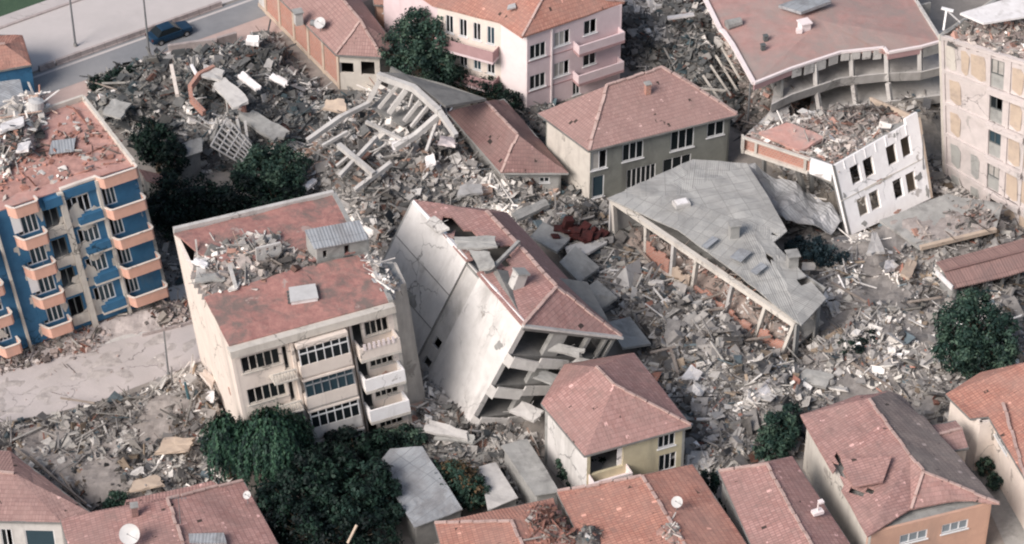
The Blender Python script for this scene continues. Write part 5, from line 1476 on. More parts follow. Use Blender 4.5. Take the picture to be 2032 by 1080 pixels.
# ---- low collapsed slab and brown shed at the right
def low_slab():
    root = empty('collapsed_block', P(1880, 480), 'low collapsed slab with a dark open front between the white block and the brown shed', 'collapsed building')
    q = [P(1826, 492, 2.0), P(1976, 456, 2.0), P(1990, 405, 2.4), P(1880, 385, 2.8), P(1745, 436, 2.2)]
    roofmesh('roof_slab', [q], 'concrete', root, .28, .6, .18, .5, 20)
    a, b_ = q[0] - Vector((0, 0, .3)), q[1] - Vector((0, 0, .3)); f = Face(a, b_, Vector((b_.x, b_.y, 0)), Vector((a.x, a.y, 0)))
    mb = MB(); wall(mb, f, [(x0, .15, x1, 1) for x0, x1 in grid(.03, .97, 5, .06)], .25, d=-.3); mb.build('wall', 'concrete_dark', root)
    mb = MB(); mb.beam(q[0], q[1], .35, .35); mb.build('slab_edge', 'tan_plaster', root)
low_slab()
heap('roof_debris', [(1760, 440), (1835, 480), (1968, 450), (1980, 408), (1880, 392)], .35, 'mix', 'dusty rubble lying on the low collapsed slab at the right', 7, 2.2, 55, .35, 1.2, .12, .8, soil=(.36, .32, .30), patchy=.1)
def open_shed():
    q = [P(1888, 574, 2.8), P(2140, 512, 2.8), P(2090, 458, 3.2), P(1858, 520, 3.2)]
    root = empty('shed', P(1950, 620), 'long low shed with a brown sheet roof and white end board at the right', 'shed')
    m = [q[0].lerp(q[3], .5) + Vector((0, 0, .35)), q[1].lerp(q[2], .5) + Vector((0, 0, .35))]
    roofmesh('roof', [[q[0], q[1], m[1], m[0]], [m[0], m[1], q[2], q[3]]], 'sheet_brown', root, .12, .7, .08, .5, 21)
    mb = MB(); mb.beam(P(1857, 540, 3.0), P(1890, 572, 2.9), .12, .45); mb.build('end_board', 'white_sheet', root)
    mb = MB(); mb.beam(m[0] + Vector((0, 0, .12)), m[1] + Vector((0, 0, .12)), .2, .1); mb.build('ridge_strip', 'tile_dark', root)
    B = [Vector((p.x, p.y, 0)) for p in q]; T = [p - Vector((0, 0, .2)) for p in q]
    T2 = inset(T, .5); B2 = [Vector((p.x, p.y, 0)) for p in T2]; F = faces_of(T2, B2)
    mb = MB(); wall(mb, F[0], [(x0, .1, x1, 1) for x0, x1 in grid(.02, .98, 7, .07)], .2); mb.build('wall', 'concrete_dark', root)
    for i in (1, 2, 3): mb = MB(); wall(mb, F[i], (), .2); mb.build('wall', 'concrete', root)
open_shed()
# ================================================================== foreground houses
# ---- yellow house
z = 6.2
E = [P(1160, 903, z), P(1262, 884, z), P(1262, 878, z), P(1370, 843, z), P(1252, 692, z), P(1150, 716, z), P(1074, 802, z)]
E = [P(1160, 904, z), P(1372, 845, z), P(1262, 704, z), P(1074, 800, z)]
E[2] = E[1] + (E[3] - E[0]) * 1.0
print('yellow back', PX(E[2]))
RA, RB = P(1184, 728, 8.2), P(1220, 764, 8.3)
E2 = [P(1160, 904, z), P(1372, 845, z), P(1258, 700, z), P(1120, 722, z), P(1074, 800, z)]
yh, yF, yT, yB = house('house', E2, 0, 'yellow two storey house with a red tiled hip roof below the leaning block', 'house', ['yellow_wall', 'concrete', 'concrete', 'concrete', 'concrete_wall'], .45,
    wins={0: [(1307, 852, 1339, 882, 3), (1308, 905, 1341, 928, 3, 'glass_pale')]},
    extra_holes={0: [(1172, 895, 1236, 925)]},
    roof=[[E2[0], E2[1], RB], [E2[1], E2[2], RA, RB], [E2[2], E2[3], RA], [E2[3], E2[4], RA], [E2[4], E2[0], RB, RA]], rmat='tile_pink', rlines=[(RA, RB), (RB, E2[1])], seed=23, storeys=(.5,), rw=.18)
ff = yF[0]
mb = MB(); fbox(mb, ff, .02, .38, .42, .52, .9, 1.05); fbox(mb, ff, .02, .38, .03, .52, 0, .9); fbox(mb, ff, .41, .38, .42, .52, 0, .9); fbox(mb, ff, .02, .52, .42, .56, 0, 1.06); mb.build('balcony', 'pink_pale', yh)
mb = MB(); fbox(mb, ff, .33, .08, .41, .4, -.3, -.2); mb.build('door', 'white_paint', yh)
# ---- tiled roof at the bottom, satellite dish on it
z = 4.6
def gable(name, E, R0, R1, label, wmat, rmat, seed, hip=(True, True), **k):
    """eaves E0 E1 (front) E2 E3 (back); ridge R0 over the E0-E3 end, R1 over the E1-E2 end"""
    return house(name, E, 0, label, 'house', wmat, roof=[[E[0], E[1], R1, R0], [E[1], E[2], R1], [E[2], E[3], R0, R1], [E[3], E[0], R0]], rmat=rmat, rlines=k.pop('rlines', [(R0, R1)]), seed=seed, **k)
E = [P(1106, 977, z), P(1174, 1110, z), P(1495, 1110, z), P(1374, 921, z)]
E = [P(1106, 977, z), P(1230, 1230, z), P(1560, 1195, z), P(1374, 921, z)]
R0, R1 = P(1274, 945, z + .9), P(1440, 1215, z + 1.0)
house('house', E, 0, 'orange tiled house at the bottom middle carrying a white dish', 'house', 'cream_dull', .3,
    roof=[[E[0], E[1], R1, R0], [E[1], E[2], R1], [E[2], E[3], R0, R1], [E[3], E[0], R0]], rmat='tile_orange', rlines=[(R0, R1), (E[0], R0)], seed=24, sag=.12)
dish(P(1343, 1014, 5.2), .42, 'small white satellite dish on the bottom middle orange roof')
heap('roof_debris', [(1140, 1070), (1165, 1040), (1190, 1050), (1180, 1085)], .3, 'dark', 'dark clump of debris at the left of the bottom middle orange roof', 14, 5.1, 61, .3, .5, .1, .4, soil=(.16, .14, .13))
heap('roof_debris', [(1300, 1050), (1330, 1032), (1360, 1060), (1340, 1085)], .2, 'pink', 'pale scattered debris in the middle of the bottom orange roof', 10, 5.5, 62, .3, .5, .1, .4, soil=(.35, .22, .19))
z = 4.2
E = [P(863, 1038, z), P(900, 1180, z), P(1150, 1180, z), P(1098, 988, z)]
R0, R1 = P(1014, 1034, z + .8), P(1080, 1180, z + .9)
house('house', E, 0, 'brighter orange roofed house at the bottom left of the dish roof', 'house', 'cream_dull', .3,
    roof=[[E[0], E[1], R1, R0], [E[1], E[2], R1], [E[2], E[3], R0, R1], [E[3], E[0], R0]], rmat='tile_orange', rlines=[(E[0], R0), (R0, R1)], seed=25, sag=.1)
heap('roof_debris', [(1040, 1010), (1095, 995), (1150, 1075), (1100, 1095), (1060, 1080)], .15, 'tile', 'slipped broken tiles on the right slope of the bottom left orange roof', 9, 4.9, 63, .3, .7, .12, .6, soil=(.26, .15, .13))
# ---- long pink roof
z = 4.6
E = [P(1427, 936, z), P(1530, 1170, z), P(1760, 1190, z), P(1572, 905, z)]
R0, R1 = P(1521, 922, z + 1.0), P(1625, 1110, z + 1.1)
house('house', E, 0, 'long narrow house with a smooth pink roof at the bottom right', 'house', 'concrete_light', .3,
    roof=[[E[0], E[1], R1, R0], [E[1], E[2], R1], [E[2], E[3], R0, R1], [E[3], E[0], R0]], rmat='tile_pink', rlines=[(R0, R1), (E[0], R0)], seed=26)
mb = MB(); c = P(1622, 1018, 5.3); mb.tube(c, c + Vector((0, 0, 1)), .06, .05, 8); mb.box(c + Vector((0, 0, .1)), (.8, .5, .25), .4); mb.box(c + Vector((.2, .1, 1)), (.35, .35, .15), .4); single('roof_vent', mb, 'pink_pale', 'pale vent and pipe on the right slope of the long pink roof', 'roof vent')
# ---- house with the caved in tile roof, lower right
z = 5.2
E = [P(1722, 1064, z), P(1808, 1010, z + .1), P(1911, 990, z + .15), P(1984, 1000, z), P(1838, 832, z), P(1764, 776, z), P(1700, 786, z), P(1588, 824, z)]
RA, RB, RC = P(1724, 792, 6.3), P(1806, 905, 6.5), P(1832, 936, 6.5)
wallE = [P(1722, 1064, z), P(1984, 1000, z), P(1790, 780, z), P(1588, 824, z)]
T = [p - Vector((0, 0, .3)) for p in inset(wallE, .5)]; T[0] += Vector((-.2, -.1, 0))
B = [Vector((p.x, p.y, 0)) for p in T]
root = empty('house', sum(B, Vector()) / 4, 'orange walled house with a caved in brown tile roof at the lower right', 'house')
F = faces_of(T, B); f = F[0]
hs = []
for q in ((1878, 1048, 1930, 1076), (1796, 1068, 1852, 1096)):
    a = f.rect(*q); hs.append((min(a[0], a[2]), max(min(a[1], a[3]), .02), max(a[0], a[2]), max(a[1], a[3])))
hs = [(.62, .20, .84, .38), (.27, .20, .50, .38)]
mb = MB(); wall(mb, f, hs, .22); mb.build('wall', 'orange_wall', root)
for h in hs: window(f, h, root, 3, 1, 'white_frame', 'glass_pale', fw=.09)
for i, m_ in ((1, 'orange_wall'), (2, 'cream_dull'), (3, 'cream_dull')):
    mb = MB(); wall(mb, F[i], (), .22); mb.build('wall', m_, root)
roofmesh('roof', [[E[7], E[0], E[1], RC, RB, RA], [E[1], E[2], E[3], RC], [E[5], E[6], RA], [E[6], E[7], RA]], 'tile_pink', root, .14, .6, .16, .6, 27, holes=((1664, 940, 10, 34), (1712, 976, 34, 7)))
roofmesh('roof', [[E[3], E[4], RB, RC], [E[4], E[5], RA, RB]], 'tile_grey', root, .14, .6, .16, .6, 27)  # right-hand slopes: side away from the sun, its shade put into the tile colour
ridge([(RA, RB), (RB, RC), (RC, E[3]), (RC, E[1])], root, 'mortar', .2)
mb = MB(); q = [P(1668, 912, 6.3), P(1694, 966, 6.1), P(1752, 956, 6.25), P(1770, 905, 6.75)]; mb.hexa([p - Vector((0, 0, .12)) for p in q] + q); mb.build('slipped_roof_panel', 'tile_pink', root)
slab(root, T, B, .04, 'concrete', .15, 'ceiling', out=-.03)
z = 4.4
E = [P(1845, 906, z), P(1922, 888, z), P(1897, 834, z), P(1785, 860, z)]
R0, R1 = P(1800, 880, z + .5), P(1912, 858, z + .5)
E = [P(1830, 906, z), P(1922, 888, z), P(1896, 834, z), P(1785, 858, z)]
R0, R1 = E[0].lerp(E[3], .5) + Vector((0, 0, .45)), E[1].lerp(E[2], .5) + Vector((0, 0, .45))
house('annexe', E, 0, 'small tiled annexe joined to the right of the caved in roof', 'cream_dull' and 'annexe', 'cream_dull', .25,
    roof=[[E[0], E[1], R1, R0], [E[1], E[2], R1], [E[2], E[3], R0, R1], [E[3], E[0], R0]], rmat='tile_faded', rlines=[(R0, R1)], seed=28, sag=.15)
z = 3.8
E = [P(1785, 858, z), P(1836, 838, z), P(1768, 772, z), P(1722, 790, z)]; R0, R1 = P(1750, 812, 4.4), P(1800, 812, 4.4)
q = [P(1780, 862, 4.0), P(1836, 838, 3.9), P(1790, 784, 4.1), P(1760, 772, 4.3), P(1722, 788, 4.5)]
sheetpile([q], 'tile_grey', 'dark grey roof slope behind the caved in tile roof', 29, name='fallen_roof', sag=.2, thick=.2)
# ---- house at the right edge
z = 5.0
E = [P(1924, 828, z), P(2016, 874, z), P(2110, 1030, z), P(2200, 960, z), P(2100, 720, z), P(1946, 738, z), P(1877, 781, z)]
E = [P(1877, 782, z), P(1926, 830, z), P(1962, 826, z), P(2034, 948, z), P(2130, 1130, z), P(2330, 1080, z), P(2120, 700, z), P(1946, 739, z)]
RA, RB = P(2040, 718, 6.3), P(2200, 940, 6.6)
house('house', E, 0, 'cream house with a pinkish orange tile roof at the right edge', 'house', 'cream', .45,
    wins={2: [(1967, 850, 2000, 892, 3)]},
    roof=[[E[0], E[1], E[2], E[3], RA], [E[3], E[4], RB, RA], [E[4], E[5], RB], [E[5], E[6], RA, RB], [E[6], E[7], RA], [E[7], E[0], RA]], rmat='tile_orange', rlines=[(RA, RB), (P(2034, 948, z), P(1990, 800, 5.6))], seed=30)
# ---- bottom left houses
z = 4.0
E = [P(118, 1031, z), P(160, 1190, z), P(600, 1130, z), P(482, 953, z)]
E = [P(120, 1030, z), P(165, 1200, z), P(590, 1150, z), P(483, 954, z)]
RA, RB = P(338, 1032, 4.9), P(390, 1180, 5.0)
RA, RB = P(333, 990, 5.0), P(400, 1190, 5.1)
house('house', E, 0, 'long pink roofed house at the bottom left with a white dish and chimney', 'house', 'concrete_light', .3,
    roof=[[E[0], E[1], RB, RA], [E[1], E[2], RB], [E[2], E[3], RA, RB], [E[3], E[0], RA]], rmat='tile_pink', rlines=[(RA, RB), (RA, E[3])], seed=31, sag=.15)
root_ = [o for o in bpy.data.objects if o.get('label', '').startswith('long pink roofed')][0]
chimney(root_, P(268, 1020, 4.8), .45, .8, 'tile_dark', rz=.2)
dish(P(260, 1078, 4.8), .75, 'large white satellite dish at the bottom left on the pink roof', (-.1, -.7, .7))
dish(P(492, 1000, 4.3), .3, 'tiny dish at the right eave of the bottom left pink roof')
aerial(P(358, 1040, 5.1), 2.6, 'tall television aerial on the ridge of the bottom left pink roof')
plank('skylight', ((376, 1078), (450, 1078), (444, 1057), (374, 1059)), 5.0, .25, 'sheet_light', 'grey rectangular roof light at the bottom left near the pink ridge', 'roof light')
E = [P(245, 995, 3.6), P(430, 960, 3.6), P(455, 990, 3.6), P(260, 1030, 3.6)]
q = [P(245, 1010, 4.4), P(455, 975, 4.3), P(420, 955, 4.2), P(250, 992, 4.3)]
sheetpile([q], 'tile_pink', 'narrow strip of pink roof just behind the bottom left house', 32, name='lean_to_roof', cat='roof', sag=.06, thick=.15)
z = 3.6
E = [P(-180, 1045, z), P(128, 1032, z), P(158, 1012, z), P(60, 905, z), P(-180, 880, z)]
E = [P(-160, 1030, z), P(120, 1036, z), P(178, 1016, z), P(20, 895, z), P(-160, 880, z)]
RA, RB = P(30, 940, 4.6), P(-120, 930, 4.6)
house('house', E, 0, 'low house with pale panelled wall and dark window at the bottom left corner', 'house', 'concrete_light', .3,
    wins={0: [(0, 1050, 28, 1085, 2), (48, 1052, 112, 1090, 1, 'white_sheet')]},
    roof=[[E[0], E[1], RA, RB], [E[1], E[2], RA], [E[2], E[3], RA], [E[3], E[4], RB, RA], [E[4], E[0], RB]], rmat='tile_faded', rlines=[(RA, RB)], seed=33, sag=.15)
# ---- sheds between the trees and the yellow house
def shed(quad, zs, label, mat, seed, wmat='concrete_dark', holes=(), ins=.25, sag=.12):
    q = [P(a, b_, z_) for (a, b_), z_ in zip(quad, zs)]
    T = [p - Vector((0, 0, .15)) for p in inset(q, ins)]; B = [Vector((p.x, p.y, 0)) for p in T]
    root = empty('shed', sum(B, Vector()) / len(B), label, 'shed')
    for F_ in faces_of(T, B):
        mb = MB(); wall(mb, F_, (), .2); mb.build('wall', wmat, root)
    roofmesh('roof', [q], mat, root, .1, .6, sag, .6, seed, holes)
    return root
shed(((822, 1046), (918, 1010), (838, 886), (774, 890), (748, 924)), (2.6, 2.8, 3.0, 2.9, 2.7), 'shed with a pale grey sheet roof half under the dark trees at the bottom', 'sheet_light', 34)
shed(((1062, 984), (1110, 975), (1046, 870), (994, 884)), (3.0, 3.0, 3.0, 3.0), 'flat grey roofed shed left of the yellow house wall', 'concrete', 35, 'concrete')
shed(((968, 1012), (1028, 988), (984, 918), (950, 926)), (2.2, 2.2, 2.2, 2.2), 'small flat grey shed behind the bottom orange roofs', 'concrete_light', 36, 'concrete')
# ---- structures at the left edge
z = 3.2
E = [P(-60, 132, z), P(50, 118, z), P(60, 96, z), P(40, 62, z), P(-60, 60, z)]
E = [P(-60, 150, z), P(62, 128, z), P(44, 70, z), P(-60, 66, z)]
RA, RB = P(10, 88, 4.2), P(-60, 92, 4.2)
house('house', E, 0, 'small blue walled building with an orange roof at the upper left edge', 'house', 'blue_paint', .2,
    roof=[[E[0], E[1], RA, RB], [E[1], E[2], RA], [E[2], E[3], RB, RA], [E[3], E[0], RB]], rmat='tile_orange', rlines=[(RA, RB)], seed=37, sag=.2)
q = [P(-60, 222, 2.6), P(52, 206, 2.4), P(40, 158, 2.6), P(-60, 164, 2.8)]
sheetpile([q], 'sheet_light', 'pale grey sheet roof behind the blue block at the left edge', 38, sag=.2)
# ================================================================== ground rubble
heap('rubble', [(175, 170), (240, 128), (330, 108), (470, 92), (545, 60), (600, 140), (660, 190), (740, 190), (700, 250), (610, 300), (520, 330), (440, 345), (300, 330), (230, 260), (180, 215)], 2.3, 'dark', 'mound of grey broken concrete and timber from the houses beside the road', 9, 0, 101, .4, 4, peaks=((440, 190, 3, 1.2), (560, 130, 3, .8)), smin=.13, smax=1.3, soil=(.17, .16, .15))  # soil darkened to paint the shaded voids between pieces
heap('rubble', [(590, 300), (650, 235), (740, 175), (880, 215), (960, 300), (1000, 345), (1095, 360), (1110, 410), (1000, 430), (900, 430), (830, 500), (760, 560), (690, 480), (640, 420), (580, 385)], 2.6, 'white', 'mound of pale slabs, blocks and bent steel below the fallen concrete frame', 10, 0, 102, .4, 4, peaks=((830, 270, 4, 1.8), (720, 330, 4, .8)), smin=.13, smax=1.3, soil=(.17, .165, .16))  # dark soil stands in for shade in the gaps of the mound
heap('rubble', [(820, 420), (1000, 400), (1200, 395), (1225, 470), (1340, 545), (1450, 620), (1560, 712), (1620, 740), (1640, 800), (1590, 915), (1500, 940), (1375, 970), (1290, 740), (1230, 640), (1120, 520), (1040, 450)], 1.1, 'grey', 'field of mixed rubble between the leaning block and the grey sheet roofed block', 11, 0, 103, .4, 2.5, peaks=((1330, 640, 4, .9), (1490, 760, 4, 1.2), (1420, 700, 3, .6)), smin=.12, smax=1.3, soil=(.18, .17, .16))  # soil colour lowered so gaps in the rubble read as shadowed
heap('rubble', [(1450, 330), (1560, 400), (1690, 470), (1850, 400), (1880, 360), (2000, 430), (2060, 480), (2060, 760), (1960, 800), (1885, 840), (1830, 850), (1790, 790), (1700, 800), (1590, 860), (1560, 720), (1640, 640), (1600, 540)], 1.2, 'grey', 'field of grey rubble between the white block, the brown shed and the round tree', 10, 0, 104, .4, 2.5, peaks=((1760, 470, 3, 1.0), (1700, 690, 4, .7)), smin=.12, smax=1.2, soil=(.27, .25, .235), patchy=.35)
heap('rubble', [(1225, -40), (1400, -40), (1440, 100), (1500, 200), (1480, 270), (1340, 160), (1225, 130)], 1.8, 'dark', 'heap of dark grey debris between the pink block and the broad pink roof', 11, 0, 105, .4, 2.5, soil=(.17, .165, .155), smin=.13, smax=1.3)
heap('rubble', [(1470, 260), (1560, 230), (1700, 215), (1870, 170), (1900, 300), (1880, 380), (1840, 390), (1640, 420), (1530, 340)], 1.6, 'grey', 'dusty rubble under the sagging floors of the long building', 11, 0, 106, .4, 3, soil=(.31, .28, .245), patchy=.15)
heap('rubble', [(-80, 720), (0, 668), (90, 648), (300, 600), (390, 590), (400, 640), (250, 668), (150, 705), (60, 728), (-80, 770)], .8, 'pink', 'bank of pale masonry lumps in front of the blue block', 13, 0, 107, .35, 2.0, soil=(.46, .41, .39), smin=.1, smax=.9, patchy=.4)
heap('rubble', [(-80, 850), (0, 838), (110, 826), (200, 800), (330, 752), (400, 730), (470, 830), (460, 990), (360, 1010), (220, 1030), (170, 1030), (60, 960), (-80, 930)], 1.3, 'grey', 'mixed heap of bricks, boards and pipes filling the lower left lot', 11, 0, 108, .4, 2.5, peaks=((330, 830, 4, .8),), soil=(.30, .27, .25), smin=.12, smax=1.1, patchy=.25)
heap('rubble', [(800, 760), (870, 740), (1000, 830), (1080, 880), (1060, 1010), (930, 1010), (880, 960), (790, 900)], .9, 'white', 'broken slabs and rubbish at the foot of the leaning block', 8, 0, 109, .4, 2, soil=(.28, .27, .25))
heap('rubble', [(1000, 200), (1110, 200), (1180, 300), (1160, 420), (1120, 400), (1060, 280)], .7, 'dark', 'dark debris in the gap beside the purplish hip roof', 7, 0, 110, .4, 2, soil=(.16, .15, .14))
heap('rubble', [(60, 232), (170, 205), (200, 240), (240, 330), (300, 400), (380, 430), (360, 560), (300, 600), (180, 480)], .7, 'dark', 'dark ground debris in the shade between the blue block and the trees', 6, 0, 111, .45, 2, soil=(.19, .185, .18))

heap('rubble', [(1395, 60), (1440, 150), (1460, 260), (1500, 285), (1600, 250), (1590, 190), (1530, 200), (1480, 120), (1430, 40)], 2.2, 'mix', 'rubble and splintered rafters spilling from under the left edge of the broad pink roof', 12, 0, 112, .4, 2.2, peaks=((1530, 225, 2.5, 1.6),), soil=(.24, .22, .20))
heap('street_debris', [(-60, 800), (0, 750), (120, 715), (380, 645), (400, 690), (300, 740), (200, 790), (100, 815), (-60, 840)], .0, 'pink', 'sparse stones and dust on the pale street', .5, 0, 113, .6, 1, soil=(.45, .41, .39), smin=.08, smax=.5, patchy=.05)
# ================================================================== larger pieces that read one by one
def piece(name, a, b, w, h, mat, label, cat, group=None, up=(0, 0, 1), segs=1, sag=0):
    """beam or board from pixel+height a to b"""
    A, Bv = P(*a), P(*b); mb = MB()
    for k in range(segs):
        p = A.lerp(Bv, k / segs); q = A.lerp(Bv, (k + 1) / segs)
        p = p - Vector((0, 0, sag * math.sin(math.pi * k / segs))); q = q - Vector((0, 0, sag * math.sin(math.pi * (k + 1) / segs)))
        mb.beam(p, q, w, h, up)
    if mat.startswith('concrete'):  # a ragged broken end with bars
        d = (Bv - A).normalized()
        for k in range(3): mb.tube(Bv - d * .1 + Vector((.08 * (k - 1), .05 * k, 0)), Bv + d * (.35 + .1 * k) + Vector((0, 0, .12 * (k - 1))), .018, .018, 4)
    return single(name, mb, mat, label, cat, group)
# the fallen concrete frame
fr = empty('concrete_frame', P(830, 290), 'broken pale concrete frame of a collapsed house standing out of the central rubble', 'collapsed frame')
def fpart(name, a, b, w=.42, h=.42, mat='concrete_light'):
    mb = MB(); mb.beam(P(a[0], a[1], a[2] + 1.0), P(b[0], b[1], b[2] + 1.0), w * .95, h * .95); return mb.build(name, mat, fr)
fpart('beam', (750, 150, 6.2), (823, 176, 6.2), .5, .6); fpart('beam', (822, 176, 6.2), (872, 222, 5.7), .5, .6); fpart('beam', (872, 222, 5.65), (905, 270, 4.8), .45, .5)
fpart('column', (754, 158, 6.0), (730, 205, 3.4)); fpart('column', (806, 178, 5.9), (772, 224, 3.5)); fpart('column', (834, 200, 5.6), (802, 240, 3.6), .3, .3); fpart('column', (820, 186, 5.6), (812, 212, 4.4), .2, .2)
fpart('beam', (874, 226, 5.4), (826, 268, 3.9), .5, .5); fpart('beam', (826, 268, 3.88), (784, 294, 3.2), .5, .5)
fpart('beam', (733, 205, 3.6), (678, 232, 3.4), .4, .4); fpart('beam', (678, 232, 3.38), (610, 280, 2.4), .45, .45)
fpart('beam', (748, 272, 3.8), (674, 350, 2.3), .35, .4); fpart('beam', (672, 288, 3.3), (742, 346, 2.8), .45, .45); fpart('beam', (776, 324, 3.0), (704, 378, 1.9), .4, .4)
fpart('column', (790, 168, 5.9), (752, 214, 3.4), .28, .28); fpart('column', (850, 210, 5.4), (816, 252, 3.6), .3, .3); fpart('beam', (726, 242, 3.6), (806, 282, 3.0), .28, .3); fpart('column', (640, 290, 2.6), (690, 262, 3.2), .25, .3); fpart('beam', (868, 238, 4.8), (846, 300, 3.2), .25, .3); fpart('column', (705, 300, 3.0), (668, 330, 2.2), .25, .25)
mb = MB(); q = [P(760, 143, 7.3), P(826, 166, 7.3), P(884, 210, 6.8), P(965, 196, 5.6), P(880, 166, 6.6), P(800, 146, 7.2)]
mb.face(q); mb.face([p - Vector((0, 0, .25)) for p in q][::-1])
for i in range(6): mb.face([q[i] - Vector((0, 0, .25)), q[(i + 1) % 6] - Vector((0, 0, .25)), q[(i + 1) % 6], q[i]])
mb.build('roof_slab', 'concrete_dark', fr)
mb = MB(); q = [P(735, 212, 3.9), P(800, 250, 3.8), P(850, 222, 4.0), P(770, 182, 4.2)]; mb.hexa([p - Vector((0, 0, .2)) for p in q] + q); mb.build('floor_slab', 'concrete_dark', fr)  # dark slab colour stands in for the shade inside the frame
mb = MB(); q = [P(762, 160, 5.9), P(860, 215, 5.4)]; q = [v + Vector((0, 0, .9)) for v in q]; f_ = Face(q[0] + Vector((.5, 1.5, -.5)), q[1] + Vector((.3, 1.5, -.4)), q[1] + Vector((.2, 1.6, -2.4)), q[0] + Vector((.2, 1.6, -2.8))); wall(mb, f_, (), .2); mb.build('back_wall', 'concrete_dark', fr)  # back wall painted dark as the shaded void behind the columns

